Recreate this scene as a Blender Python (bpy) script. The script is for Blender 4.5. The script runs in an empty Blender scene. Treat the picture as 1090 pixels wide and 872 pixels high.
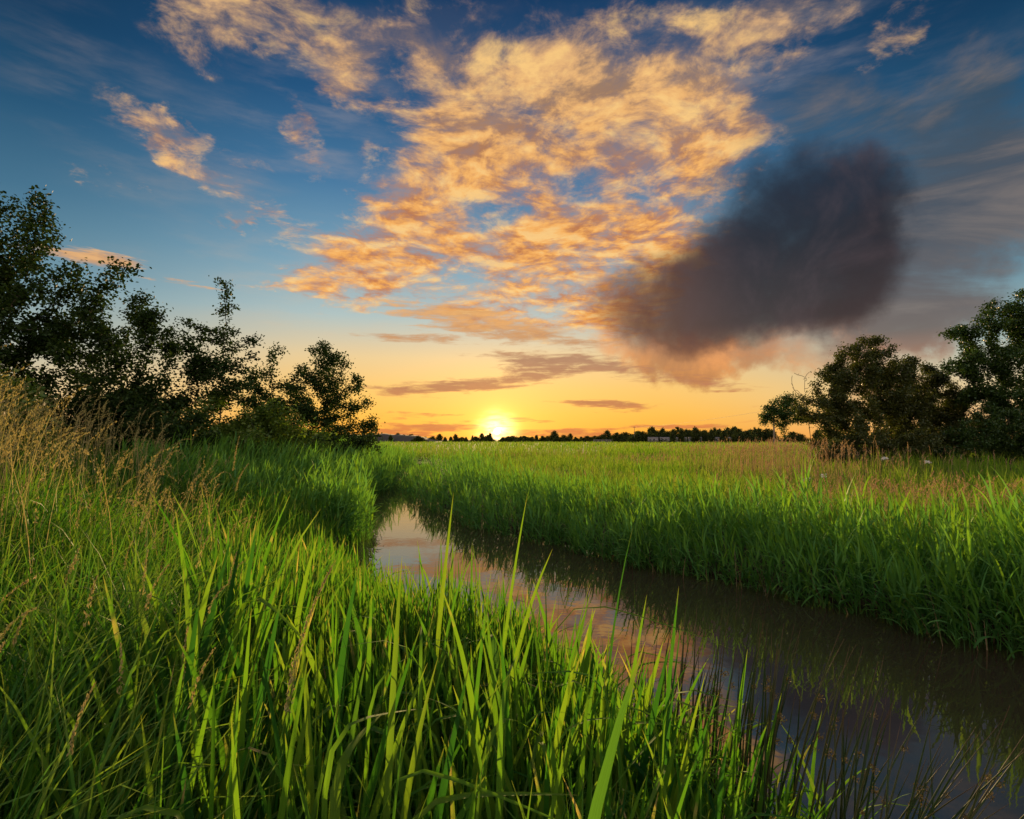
import bpy, math, random, os
import numpy as np
from mathutils import Vector

R = math.radians
scene = bpy.context.scene
COL = scene.collection
rng = np.random.default_rng(11)
random.seed(11)

# ------------------------------------------------------------------ helpers
def tag(o, label=None, cat=None, group=None, kind=None):
    if label: o['label'] = label
    if cat: o['category'] = cat
    if group: o['group'] = group
    if kind: o['kind'] = kind
    return o

def empty(name, loc=(0, 0, 0), rz=0.0):
    o = bpy.data.objects.new(name, None)
    o.empty_display_size = .2
    o.location = loc
    o.rotation_euler = (0, 0, rz)
    COL.objects.link(o)
    return o

def np_mesh(name, V, F, mat, attr=None, smooth=False):
    """V (n,3), F (m,k) with k = 3 or 4, attr (n,3) -> mesh"""
    V = np.asarray(V, dtype=np.float32)
    me = bpy.data.meshes.new(name)
    Fs = F if isinstance(F, (list, tuple)) else [F]
    Fs = [np.asarray(f, dtype=np.int32) for f in Fs if len(f)]
    nl = sum(f.size for f in Fs)
    npoly = sum(len(f) for f in Fs)
    me.vertices.add(len(V)); me.vertices.foreach_set('co', V.ravel())
    me.loops.add(nl); me.polygons.add(npoly)
    me.loops.foreach_set('vertex_index', np.concatenate([f.ravel() for f in Fs]))
    tot = np.concatenate([np.full(len(f), f.shape[1], np.int32) for f in Fs])
    st = np.zeros(npoly, np.int32); st[1:] = np.cumsum(tot)[:-1]
    me.polygons.foreach_set('loop_start', st)
    if smooth:
        me.polygons.foreach_set('use_smooth', np.ones(npoly, bool))
    me.update(calc_edges=True)
    if attr is not None:
        a = me.attributes.new('blade', 'FLOAT_VECTOR', 'POINT')
        a.data.foreach_set('vector', np.asarray(attr, np.float32).ravel())
    if mat is not None:
        me.materials.append(mat)
    return me

def link(name, me, parent=None, loc=None):
    o = bpy.data.objects.new(name, me)
    COL.objects.link(o)
    if parent is not None: o.parent = parent
    if loc is not None: o.location = loc
    return o

class Soup:
    """collects vertex / face / attribute arrays into one mesh"""
    def __init__(s): s.V, s.F4, s.F3, s.A, s.n = [], [], [], [], 0
    def add(s, V, F, A):
        V = V.reshape(-1, 3)
        F = F.reshape(-1, F.shape[-1])
        (s.F4 if F.shape[1] == 4 else s.F3).append(F + s.n)
        s.V.append(V); s.A.append(A.reshape(-1, 3)); s.n += len(V)
    def mesh(s, name, mat, smooth=False):
        F = []
        if s.F4: F.append(np.concatenate(s.F4))
        if s.F3: F.append(np.concatenate(s.F3))
        return np_mesh(name, np.concatenate(s.V), F, mat, np.concatenate(s.A), smooth)

def wav(x, y, scale, seed):
    """cheap smooth noise, about -1..1"""
    r = np.random.default_rng(seed)
    out = 0
    for i in range(7):
        a = r.uniform(0, 2*np.pi); f = r.uniform(.5, 2.0)/scale; p = r.uniform(0, 6.28)
        out = out + np.sin((x*np.cos(a) + y*np.sin(a))*f*2*np.pi*.5 + p + .8*np.sin((x*np.sin(a)-y*np.cos(a))*f*2 + p*2))
    return out/4.0

def blades(soup, P, H, W, az, lean, curve, segs=5, power=1.3, taper=2.2, base=.55, twist=0.0, crease=0.0, rnd=None, fold=None, wmax=.3, twist0=None):
    """flat (or creased) leaf strips rooted at P; az = direction they lean to, lean = tilt at the root, curve = added tilt at the tip"""
    N = len(P)
    if N == 0: return
    f = lambda v: np.broadcast_to(np.asarray(v, float), (N,)).reshape(N, 1)
    H, W, az, lean, curve, twist, crease = map(f, (H, W, az, lean, curve, twist, crease))
    t = np.linspace(0, 1, segs+1)[None, :]
    th = lean + curve*t**power
    if fold is not None:                       # a kink part-way: the tip hangs over
        tf, ang = f(fold[0]), f(fold[1])
        th = th + ang*(1/(1+np.exp(-(t-tf)*40)))
    th = np.clip(th, -3.0, 3.0)
    T = np.stack([np.sin(th)*np.cos(az), np.sin(th)*np.sin(az), np.cos(th)], -1)
    C = np.zeros((N, segs+1, 3))
    C[:, 1:] = np.cumsum((T[:, 1:]+T[:, :-1])*.5, axis=1)*(H/segs)[:, :, None]
    C += P[:, None, :]
    side = np.stack([-np.sin(az), np.cos(az), np.zeros_like(az)], -1)
    side = np.broadcast_to(side, T.shape)
    nor = np.cross(T, side)
    tw = (twist*(t+.3) if twist0 is None else f(twist0)+twist*t)[:, :, None]
    Wd = np.cos(tw)*side + np.sin(tw)*nor
    Nd = np.cross(T, Wd)
    prof = (base+(1-base)*np.clip(t/wmax, 0, 1))*np.clip(1-t**taper, 0, 1)**.8
    prof[:, -1] = .02
    w = (W*prof*.5)[:, :, None]
    if rnd is None: rnd = rng.random(N)
    rn = f(rnd)*np.ones_like(t)
    tt = np.ones((N, 1))*t
    if np.any(crease != 0):
        c = (crease[:, :, None])*w
        V = np.stack([C - w*Wd + c*Nd, C, C + w*Wd + c*Nd], 2)
        A = np.stack([np.stack([rn, tt, np.full_like(tt, u)], -1) for u in (-1, 0, 1)], 2)
        k = 3
    else:
        V = np.stack([C - w*Wd, C + w*Wd], 2)
        A = np.stack([np.stack([rn, tt, np.full_like(tt, u)], -1) for u in (-1, 1)], 2)
        k = 2
    b = (np.arange(N)*(segs+1)*k)[:, None, None] + (np.arange(segs)*k)[None, :, None] + np.arange(k-1)[None, None, :]
    F = np.stack([b, b+1, b+1+k, b+k], -1)
    soup.add(V, F, A)
    return C

def tubes(soup, A, B, ra, rb, sides=5, rnd=.5):
    """tapered prisms from A to B"""
    N = len(A)
    d = B-A; L = np.linalg.norm(d, axis=1, keepdims=True)+1e-9; d = d/L
    up = np.where(np.abs(d[:, 2:3]) > .9, np.array([[1., 0, 0]]), np.array([[0, 0, 1.]]))
    u = np.cross(d, up); u /= np.linalg.norm(u, axis=1, keepdims=True)
    v = np.cross(d, u)
    th = np.linspace(0, 2*np.pi, sides, endpoint=False)
    ring = u[:, None, :]*np.cos(th)[None, :, None] + v[:, None, :]*np.sin(th)[None, :, None]
    V = np.stack([A[:, None, :] + ring*np.reshape(ra, (-1, 1, 1)), B[:, None, :] + ring*np.reshape(rb, (-1, 1, 1))], 1)
    b = (np.arange(N)*2*sides)[:, None]
    j = np.arange(sides)[None, :]; j2 = (j+1) % sides
    F = np.stack([b+j, b+j2, b+sides+j2, b+sides+j], -1)
    At = np.zeros(V.shape); At[..., 0] = rnd; At[:, 1, :, 1] = 1
    soup.add(V, F, At)

def leaves(soup, P, size, rs, up=.5, aspect=.75, rnd=None, hang=0.0):
    """small pointed leaves folded along the midrib"""
    N = len(P)
    n = rs.normal(size=(N, 3)); n[:, 2] = np.abs(n[:, 2])+up
    n /= np.linalg.norm(n, axis=1, keepdims=True)
    a = rs.normal(size=(N, 3)); a[:, 2] -= hang
    a -= n*np.sum(a*n, 1, keepdims=True); a /= np.linalg.norm(a, axis=1, keepdims=True)
    b = np.cross(n, a)
    s = np.reshape(size, (-1, 1))*np.ones((N, 1))
    V = np.stack([P - a*s*.5, P - a*s*.05 + b*s*.5*aspect + n*s*.14, P + a*s*.28 + b*s*.32*aspect + n*s*.1, P + a*s*.55,
                  P + a*s*.28 - b*s*.32*aspect + n*s*.1, P - a*s*.05 - b*s*.5*aspect + n*s*.14], 1)
    i = (np.arange(N)*6)[:, None]
    F = np.stack([np.concatenate([i, i+3, i+2, i+1], 1), np.concatenate([i, i+5, i+4, i+3], 1)], 1)
    A = np.zeros(V.shape); A[..., 0] = (rs.random(N) if rnd is None else rnd)[:, None]
    A[:, :, 1] = np.array([0, .4, .8, 1, .8, .4]); A[:, :, 2] = np.array([0, 1, 1, 0, -1, -1])
    soup.add(V, F, A)

# ------------------------------------------------------------------ materials
def new_mat(name):
    m = bpy.data.materials.new(name); m.use_nodes = True
    nt = m.node_tree; nt.nodes.clear()
    return m, nt

def nd(nt, typ, **kw):
    n = nt.nodes.new(typ)
    for k, v in kw.items():
        if k.startswith('i_'):
            n.inputs[k[2:].replace('_', ' ')].default_value = v
        else: setattr(n, k, v)
    return n

def ramp(nt, stops, fac=None, interp='LINEAR'):
    n = nt.nodes.new('ShaderNodeValToRGB'); cr = n.color_ramp; cr.interpolation = interp
    while len(cr.elements) < len(stops): cr.elements.new(.5)
    for e, (p, c) in zip(cr.elements, stops):
        e.position = p; e.color = (*c[:3], 1) if len(c) >= 3 else (c[0],)*3+(1,)
    if fac is not None: nt.links.new(fac, n.inputs['Fac'])
    return n

def leaf_mat(name, cols, tip=None, tip_at=(.75, 1.0), tip_amt=.6, trans=.35, tcol=(1.25, 1.3, .5), gloss=.05, rough=.38, veins=0.0, patch=None, dry=0.0, drycol=(.34, .25, .1)):
    """two-sided leaf: diffuse + light coming through + a thin waxy gloss; cols = ramp over the random value of each leaf"""
    m, nt = new_mat(name); L = nt.links.new
    at = nd(nt, 'ShaderNodeAttribute', attribute_name='blade')
    sp = nd(nt, 'ShaderNodeSeparateXYZ'); L(at.outputs['Vector'], sp.inputs[0])
    k = len(cols)
    cr = ramp(nt, [(i/max(1, k-1), c) for i, c in enumerate(cols)], sp.outputs['X'])
    col = cr.outputs['Color']
    geo = nd(nt, 'ShaderNodeNewGeometry')
    if patch:
        pn = nd(nt, 'ShaderNodeTexNoise'); pn.inputs['Scale'].default_value = patch[0]; pn.inputs['Detail'].default_value = 2
        L(geo.outputs['Position'], pn.inputs['Vector'])
        pm = nd(nt, 'ShaderNodeMapRange'); pm.inputs[1].default_value = .42; pm.inputs[2].default_value = .62
        L(pn.outputs['Fac'], pm.inputs[0])
        mx = nd(nt, 'ShaderNodeMix', data_type='RGBA'); L(pm.outputs[0], mx.inputs[0]); L(col, mx.inputs[6]); mx.inputs[7].default_value = (*patch[1], 1)
        ml = nd(nt, 'ShaderNodeMath', operation='MULTIPLY'); L(pm.outputs[0], ml.inputs[0]); ml.inputs[1].default_value = patch[2]; L(ml.outputs[0], mx.inputs[0])
        col = mx.outputs[2]
    if tip:
        mr = nd(nt, 'ShaderNodeMapRange'); mr.inputs[1].default_value, mr.inputs[2].default_value, mr.inputs[4].default_value = tip_at[0], tip_at[1], tip_amt
        L(sp.outputs['Y'], mr.inputs[0])
        mx = nd(nt, 'ShaderNodeMix', data_type='RGBA'); L(mr.outputs[0], mx.inputs[0]); L(col, mx.inputs[6]); mx.inputs[7].default_value = (*tip, 1)
        col = mx.outputs[2]
    if dry:
        # withered leaves and withered blotches with ragged edges
        wn = nd(nt, 'ShaderNodeTexWhiteNoise', noise_dimensions='1D'); L(sp.outputs['X'], wn.inputs['W'])
        dn = nd(nt, 'ShaderNodeTexNoise'); dn.inputs['Scale'].default_value = 9; dn.inputs['Detail'].default_value = 4; L(geo.outputs['Position'], dn.inputs['Vector'])
        ad = nd(nt, 'ShaderNodeMath', operation='ADD'); L(dn.outputs['Fac'], ad.inputs[0]); L(wn.outputs['Value'], ad.inputs[1])
        ad2 = nd(nt, 'ShaderNodeMath', operation='MULTIPLY_ADD'); L(sp.outputs['Y'], ad2.inputs[0]); ad2.inputs[1].default_value = .35; L(ad.outputs[0], ad2.inputs[2])
        mr = nd(nt, 'ShaderNodeMapRange'); mr.inputs[1].default_value = 1.62-dry; mr.inputs[2].default_value = 1.78-dry; L(ad2.outputs[0], mr.inputs[0])
        mx = nd(nt, 'ShaderNodeMix', data_type='RGBA'); L(mr.outputs[0], mx.inputs[0]); L(col, mx.inputs[6]); mx.inputs[7].default_value = (*drycol, 1)
        col = mx.outputs[2]
    if veins:
        # fine parallel veins across the blade
        sc = nd(nt, 'ShaderNodeMath', operation='MULTIPLY'); L(sp.outputs['Z'], sc.inputs[0]); sc.inputs[1].default_value = 9.0
        vn = nd(nt, 'ShaderNodeTexNoise', noise_dimensions='1D'); L(sc.outputs[0], vn.inputs['W']); vn.inputs['Scale'].default_value = 1.4; vn.inputs['Detail'].default_value = 3
        mr = nd(nt, 'ShaderNodeMapRange'); mr.inputs[1].default_value, mr.inputs[2].default_value, mr.inputs[3].default_value, mr.inputs[4].default_value = .3, .7, 1-veins, 1+veins
        L(vn.outputs['Fac'], mr.inputs[0])
        vm = nd(nt, 'ShaderNodeVectorMath', operation='SCALE'); L(col, vm.inputs[0]); L(mr.outputs[0], vm.inputs['Scale'])
        col = vm.outputs[0]
    df = nd(nt, 'ShaderNodeBsdfDiffuse'); L(col, df.inputs['Color'])
    tm = nd(nt, 'ShaderNodeVectorMath', operation='MULTIPLY'); L(col, tm.inputs[0]); tm.inputs[1].default_value = tcol
    tr = nd(nt, 'ShaderNodeBsdfTranslucent'); L(tm.outputs[0], tr.inputs['Color'])
    ms = nd(nt, 'ShaderNodeMixShader'); ms.inputs[0].default_value = trans; L(df.outputs[0], ms.inputs[1]); L(tr.outputs[0], ms.inputs[2])
    gl = nd(nt, 'ShaderNodeBsdfGlossy'); gl.inputs['Roughness'].default_value = rough
    lw = nd(nt, 'ShaderNodeLayerWeight'); lw.inputs['Blend'].default_value = .18
    gm = nd(nt, 'ShaderNodeMath', operation='MULTIPLY_ADD'); L(lw.outputs['Fresnel'], gm.inputs[0]); gm.inputs[1].default_value = gloss*1.6; gm.inputs[2].default_value = gloss*.4
    m2 = nd(nt, 'ShaderNodeMixShader'); L(gm.outputs[0], m2.inputs[0]); L(ms.outputs[0], m2.inputs[1]); L(gl.outputs[0], m2.inputs[2])
    out = nd(nt, 'ShaderNodeOutputMaterial'); L(m2.outputs[0], out.inputs['Surface'])
    return m

def plain_mat(name, col, rough=.8, noise=None):
    m, nt = new_mat(name); L = nt.links.new
    b = nd(nt, 'ShaderNodeBsdfPrincipled'); b.inputs['Roughness'].default_value = rough
    b.inputs['Base Color'].default_value = (*col, 1)
    if noise:
        g = nd(nt, 'ShaderNodeNewGeometry'); n = nd(nt, 'ShaderNodeTexNoise'); n.inputs['Scale'].default_value = noise[0]; n.inputs['Detail'].default_value = 6
        L(g.outputs['Position'], n.inputs['Vector'])
        cr = ramp(nt, [(.3, noise[1]), (.7, col)], n.outputs['Fac']); L(cr.outputs[0], b.inputs['Base Color'])
    o = nd(nt, 'ShaderNodeOutputMaterial'); L(b.outputs[0], o.inputs['Surface'])
    return m
# ------------------------------------------------------------------ camera
CAM_Z = 1.9
cam = bpy.data.cameras.new('camera'); co = bpy.data.objects.new('camera', cam); COL.objects.link(co)
co.location = (0, 0, CAM_Z); co.rotation_euler = (R(93.03), 0, 0)
cam.lens = 20.0; cam.sensor_width = 36; cam.clip_start = .05; cam.clip_end = 12000
scene.camera = co
scene.view_settings.view_transform = 'Standard'; scene.view_settings.look = 'None'
scene.view_settings.exposure = 1.0; scene.view_settings.gamma = 1
scene.render.engine = 'CYCLES'
cy = scene.cycles
cy.max_bounces = 8; cy.diffuse_bounces = 3; cy.glossy_bounces = 3; cy.transmission_bounces = 4; cy.transparent_max_bounces = 4
cy.use_denoising = True; cy.sample_clamp_indirect = 6.0
cy.caustics_reflective = False; cy.caustics_refractive = False

SUN_AZ, SUN_EL = -1.5, .85        # where the disc stands (degrees, azimuth from +Y to the right)
# ------------------------------------------------------------------ sky
def lin(c):
    return tuple(((v/255)/12.92 if v/255 <= .04045 else ((v/255+.055)/1.055)**2.4) for v in c)

w = bpy.data.worlds.new('World'); scene.world = w; w.use_nodes = True
nt = w.node_tree; nt.nodes.clear(); L = nt.links.new

def M(op, a, b=None, c=None, clamp=False):
    n = nt.nodes.new('ShaderNodeMath'); n.operation = op; n.use_clamp = clamp
    for i, v in enumerate((a, b, c)):
        if v is None: continue
        if isinstance(v, (int, float)): n.inputs[i].default_value = v
        else: L(v, n.inputs[i])
    return n.outputs[0]
def SS(v, a, b, lo=0., hi=1.):
    n = nt.nodes.new('ShaderNodeMapRange'); n.interpolation_type = 'SMOOTHSTEP'
    L(v, n.inputs[0])
    for i, q in zip((1, 2, 3, 4), (a, b, lo, hi)): n.inputs[i].default_value = q
    return n.outputs[0]
def MIX(f, a, b):
    n = nt.nodes.new('ShaderNodeMix'); n.data_type = 'RGBA'; n.clamp_factor = True
    if isinstance(f, (int, float)): n.inputs[0].default_value = f
    else: L(f, n.inputs[0])
    for i, v in ((6, a), (7, b)):
        if isinstance(v, tuple): n.inputs[i].default_value = (*v, 1)
        else: L(v, n.inputs[i])
    return n.outputs[2]
def NOISE(vec, scale, detail=6, rough=.55, dist=0.0, lac=2.0):
    n = nt.nodes.new('ShaderNodeTexNoise'); n.inputs['Scale'].default_value = scale; n.inputs['Detail'].default_value = detail
    n.inputs['Roughness'].default_value = rough; n.inputs['Distortion'].default_value = dist; n.inputs['Lacunarity'].default_value = lac
    L(vec, n.inputs['Vector']); return n
def VM(op, a, b=None):
    n = nt.nodes.new('ShaderNodeVectorMath'); n.operation = op
    for i, v in enumerate((a, b)):
        if v is None: continue
        if isinstance(v, tuple): n.inputs[i].default_value = v
        elif isinstance(v, (int, float)): n.inputs['Scale'].default_value = v
        else: L(v, n.inputs[i])
    return n
def COMB(x, y, z=0.0):
    n = nt.nodes.new('ShaderNodeCombineXYZ')
    for i, v in enumerate((x, y, z)):
        if isinstance(v, (int, float)): n.inputs[i].default_value = v
        else: L(v, n.inputs[i])
    return n.outputs[0]

tc = nt.nodes.new('ShaderNodeTexCoord'); dirv = tc.outputs['Generated']
sx = nt.nodes.new('ShaderNodeSeparateXYZ'); L(dirv, sx.inputs[0])
dx, dy, dz = sx.outputs
az = M('MULTIPLY', M('ARCTAN2', dx, dy), 180/math.pi)               # degrees, 0 = north, + to the east
el = M('MULTIPLY', M('ARCSINE', dz), 180/math.pi)
elp = M('MAXIMUM', el, 0.0)
ae = COMB(az, el)
# sheet of cloud seen in perspective
zz = M('ADD', M('MAXIMUM', dz, 0.0), .10)
P0 = COMB(M('DIVIDE', dx, zz), M('DIVIDE', dy, zz))
P = VM('ADD', P0, VM('SCALE', VM('SUBTRACT', NOISE(P0, 1.9, 3, .5).outputs['Color'], (.5, .5, .5)).outputs[0], .20).outputs[0]).outputs[0]

def rampdeg(stops):
    return ramp(nt, [(e/90.0, lin(c)) for e, c in stops], M('DIVIDE', elp, 90.0)).outputs[0]
base_c = rampdeg([(0, (245, 164, 58)), (2.5, (248, 186, 80)), (5, (246, 196, 110)), (8, (232, 202, 148)), (12, (172, 192, 192)), (17, (120, 162, 184)),
                  (24, (66, 118, 158)), (31, (28, 82, 126)), (39, (10, 54, 94)), (60, (16, 58, 112)), (90, (28, 66, 122))])
base_l = rampdeg([(0, (236, 168, 96)), (4, (226, 200, 152)), (8, (160, 178, 174)), (13, (102, 142, 160)), (19, (64, 110, 138)), (25, (30, 80, 114)),
                  (31, (10, 56, 90)), (38, (5, 42, 72)), (60, (16, 54, 104)), (90, (28, 66, 122))])
base_b = VM('SCALE', rampdeg([(0, (214, 190, 190)), (8, (240, 216, 200)), (25, (236, 218, 206)), (45, (190, 190, 204)), (62, (120, 140, 180)), (90, (40, 78, 130))]), 1.8).outputs[0]    # unseen sky behind the viewer, brightened as added fill light for the foreground
aaz = M('ABSOLUTE', M('SUBTRACT', az, SUN_AZ))
base = MIX(SS(aaz, 14, 44), base_c, base_l)
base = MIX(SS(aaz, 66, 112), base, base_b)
nish = nt.nodes.new('ShaderNodeTexSky'); nish.sky_type = 'NISHITA'; nish.sun_disc = False
nish.sun_elevation = R(3.0); nish.sun_rotation = R(SUN_AZ)
base = VM('ADD', base, VM('SCALE', nish.outputs[0], .006).outputs[0]).outputs[0]

# warp the angular coordinates so that every cloud outline is ragged
wn1 = NOISE(P, 1.6, 5, .6); wn2 = NOISE(P, 6.0, 6, .65)
warp = VM('ADD', VM('SCALE', VM('SUBTRACT', wn1.outputs['Color'], (.5, .5, .5)).outputs[0], 9.0).outputs[0],
          VM('SCALE', VM('SUBTRACT', wn2.outputs['Color'], (.5, .5, .5)).outputs[0], 5.0).outputs[0]).outputs[0]
fade = SS(el, 1.0, 22.0, .12, 1.0)
aew = VM('ADD', ae, VM('SCALE', warp, 1.0).outputs[0])
warps = nt.nodes.new('ShaderNodeVectorMath'); warps.operation = 'SCALE'; L(warp, warps.inputs[0]); L(fade, warps.inputs['Scale'])
aew = VM('ADD', ae, warps.outputs[0]).outputs[0]
sn1 = NOISE(dirv, 4.5, 4, .6); sn2 = NOISE(dirv, 16.0, 6, .65)
swp = VM('ADD', VM('SCALE', VM('SUBTRACT', sn1.outputs['Color'], (.5, .5, .5)).outputs[0], 12.0).outputs[0],
          VM('SCALE', VM('SUBTRACT', sn2.outputs['Color'], (.5, .5, .5)).outputs[0], 5.0).outputs[0]).outputs[0]
soft = VM('ADD', ae, swp).outputs[0]
softd = VM('ADD', ae, VM('MULTIPLY', swp, (.55, .55, 0)).outputs[0]).outputs[0]

def blob(co_, a, e, ra, re, rot=0.0, amp=1.0, inner=0.0):
    """a patch of cloud centred on azimuth a / elevation e (degrees)"""
    n = nt.nodes.new('ShaderNodeMapping'); n.vector_type = 'TEXTURE'
    n.inputs['Location'].default_value = (a, e, 0); n.inputs['Rotation'].default_value = (0, 0, R(rot)); n.inputs['Scale'].default_value = (ra, re, 1e3)
    L(co_, n.inputs['Vector'])
    d = VM('LENGTH', n.outputs[0]).outputs['Value']
    return SS(d, 1.0, inner, 0.0, amp)
def union(bs):
    r = bs[0]
    for b in bs[1:]: r = M('SUBTRACT', M('ADD', r, b), M('MULTIPLY', r, b))      # 1-(1-a)(1-b)
    return r

def over(col, alpha, c): return MIX(alpha, col, c)

B_MASS = [(6.3, 30.5, 20.0, 7.8, 0, 1), (-6.3, 24.2, 12.9, 7.2, 33, 1), (-12.3, 18.4, 10.2, 5.1, 13, 1), (6.2, 19.6, 12.8, 7.3, -2, 0.95), (16.1, 30.0, 11.0, 4.3, -15, 0.85), (-22.8, 35.0, 12.6, 2.9, 7, 0.46), (-6.4, 36.4, 11.6, 4.3, 3, 0.62), (-16.2, 31.7, 5.1, 3.1, -13, 0.7), (-29.2, 24.6, 8.0, 2.2, -17, 0.62), (-25.1, 20.9, 4.2, 2.0, -17, 0.55), (-21.1, 14.7, 5.0, 1.1, 1, 0.6), (24.5, 34.8, 8.3, 2.2, -12, 0.52), (34.4, 31.1, 3.1, 1.7, 7, 0.34), (1.4, 13.4, 12.4, 3.8, -8, 0.72), (-35.7, 20.9, 4.3, 0.7, -9, 0.3), (-20.0, 26.1, 1.8, 4.4, 21, 0.42), (10.9, 12.7, 5.5, 3.6, -2, 0.55), (14.7, 22.4, 8.6, 6.1, -5, 0.9), (10.9, 18.1, 8.3, 5.2, -3, 0.85)]
B_STREAK = [(-37.1, 14.7, 4.6, 0.7, -0, 0.85), (-30.7, 13.6, 3.2, 0.4, -6, 0.6), (-9.9, 10.3, 7.4, 0.6, -1, 0.7), (-4.3, 12.0, 14.2, 1.5, -8, 0.8), (5.2, 7.7, 11.3, 1.2, -5, 0.9), (-6.2, 5.3, 10.3, 1.0, 4, 0.85), (2.4, 6.6, 5.7, 1.7, -0, 0.6), (8.9, 3.6, 6.9, 0.7, -1, 0.95), (-8.5, 1.1, 7.4, 0.8, 0, 1.0), (5.2, 0.6, 8.4, 0.6, 1, 0.8), (15.3, 6.0, 7.1, 0.9, -4, 0.7), (1.4, 10.2, 10.5, 1.1, -8, 0.6), (20.5, 5.0, 5.0, 0.6, -2, 0.5), (14.4, 1.2, 10.6, 0.4, 2, 0.8), (1.4, 1.9, 3.8, 0.3, -0, 0.6), (-8.0, 2.6, 7.4, 0.4, 0, 0.5), (22.9, 3.3, 4.0, 0.4, -1, 0.4)]
B_DARK = [(26.8, 17.7, 9.0, 7.4, -0, 1), (21.1, 14.3, 9.9, 5.4, 9, 0.95), (31.4, 17.0, 3.3, 5.7, -14, 0.95), (28.6, 19.8, 5.7, 4.7, -10, 0.85), (28.4, 12.9, 6.4, 3.9, 11, 0.95), (17.6, 11.3, 5.8, 3.0, -9, 0.7), (13.2, 14.0, 6.4, 3.9, -3, 0.45)]
B_VEIL = [(36.5, 16.4, 8.5, 6.7, 31, 0.95), (33.4, 10.9, 9.9, 4.7, 17, 0.9), (37.2, 10.0, 7.9, 3.0, 2, 0.9), (23.4, 24.1, 8.8, 3.6, 5, 0.5), (38.2, 20.9, 6.9, 5.7, 8, 0.5), (30.4, 27.0, 11.5, 4.6, -22, 0.5), (39.9, 18.5, 6.6, 7.7, 10, 0.85), (37.8, 25.1, 7.3, 4.7, -6, 0.5)]
B_HOLES = [(-1.5, 23.1, 6.3, 2.7, -4, 1), (-13.4, 29.6, 4.9, 5.5, -11, 0.9), (1.5, 36.6, 5.9, 2.3, -1, 0.8), (11.1, 35.1, 6.6, 2.0, -5, 0.7), (-7.2, 15.6, 5.6, 2.0, -6, 0.7), (6.3, 23.8, 3.8, 2.5, -2, 0.6), (-18.2, 22.1, 3.6, 4.7, 33, 0.8)]
B_CIRRUS = [(-33.9, 25.5, 12.6, 5.8, -12, 0.65), (-20.1, 29.1, 9.9, 9.2, -28, 0.8), (23.6, 33.2, 16.7, 4.5, -11, 0.9), (-15.4, 11.6, 15.0, 3.6, -2, 0.6), (37.7, 24.4, 8.2, 7.0, 6, 0.5), (-26.3, 15.8, 11.5, 3.3, -1, 0.5)]
B_RIM = [(17.6, 8.7, 9.6, 3.0, -9, 1), (26.9, 7.8, 9.9, 3.0, -4, 0.45), (10.9, 13.5, 5.6, 3.2, -22, 0.6)]
mass = union([blob(aew, b[0], b[1], b[2]*1.22, b[3]*1.22, b[4], amp=b[5], inner=.35) for b in B_MASS])
holes = union([blob(aew, b[0], b[1], b[2]*1.2, b[3]*1.2, b[4], amp=b[5], inner=.2) for b in B_HOLES])
mass = M('MULTIPLY', mass, M('SUBTRACT', 1.0, M('MULTIPLY', holes, .62)))
# --- thin combed-out wisps high up
cm = nt.nodes.new('ShaderNodeMapping'); cm.inputs['Rotation'].default_value = (0, 0, R(24)); cm.inputs['Scale'].default_value = (.055, .26, 1); L(ae, cm.inputs['Vector'])
cn = NOISE(cm.outputs[0], 1.7, 7, .58, .0).outputs['Fac']
cirrus = union([blob(aew, b[0], b[1], b[2]*1.2, b[3]*1.2, b[4], amp=b[5], inner=.1) for b in B_CIRRUS])
a_ci = M('MULTIPLY', SS(cn, .42, .78), cirrus)
sky = MIX(M('MULTIPLY', a_ci, .40), base, MIX(SS(el, 8, 30), lin((244, 190, 126)), lin((186, 170, 160))))
# --- bright flocky cloud lit from below by the low sun
n1 = NOISE(P, 4.0, 10, .62, .3).outputs['Fac']
n2 = NOISE(VM('ADD', P, (3.7, 1.3, .4)).outputs[0], 12.0, 8, .66, .2).outputs['Fac']
fb = M('ADD', M('MULTIPLY', n1, .52), M('MULTIPLY', n2, .48))
n3 = NOISE(VM('ADD', P, (1.7, 9.3, .4)).outputs[0], 2.3, 6, .6, .4).outputs['Fac']
dens = M('ADD', M('ADD', M('MULTIPLY', mass, .66), M('MULTIPLY', M('SUBTRACT', n3, .48), 1.7)), M('MULTIPLY', M('SUBTRACT', fb, .5), 2.9))
a_mass = M('MULTIPLY', SS(dens, .08, .92), SS(mass, .0, .22))
shadeP = VM('ADD', P, (0.0, .07, 0.0)).outputs[0]
n1s = NOISE(shadeP, 4.0, 7, .62, .3).outputs['Fac']
lit = M('ADD', M('MULTIPLY', M('SUBTRACT', n1, n1s), 3.6), M('ADD', M('MULTIPLY', n2, .9), M('MULTIPLY', n3, 1.0)))
hi_c = ramp(nt, [(0, lin((250, 196, 106))), (.14, lin((250, 172, 80))), (.27, lin((252, 182, 96))), (.36, lin((240, 184, 118))), (.45, lin((206, 166, 130)))], M('DIVIDE', elp, 90.0)).outputs[0]
lo_c = ramp(nt, [(0, lin((200, 116, 60))), (.14, lin((196, 116, 66))), (.27, lin((188, 122, 76))), (.36, lin((160, 126, 100))), (.45, lin((110, 108, 116)))], M('DIVIDE', elp, 90.0)).outputs[0]
away = SS(aaz, 18, 36)
hi_c = MIX(M('MULTIPLY', away, .5), hi_c, lin((214, 180, 146)))
lo_c = MIX(M('MULTIPLY', away, .5), lo_c, lin((140, 128, 122)))
mass_c = MIX(SS(lit, .55, 1.15), lo_c, hi_c)
mass_c = MIX(M('MULTIPLY', SS(lit, 1.0, 1.5), M('SUBTRACT', 1.0, M('MULTIPLY', away, .5))), mass_c, lin((255, 206, 130)))
mass_c = MIX(M('MULTIPLY', SS(dens, .85, 1.5), .25), mass_c, lo_c)
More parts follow.
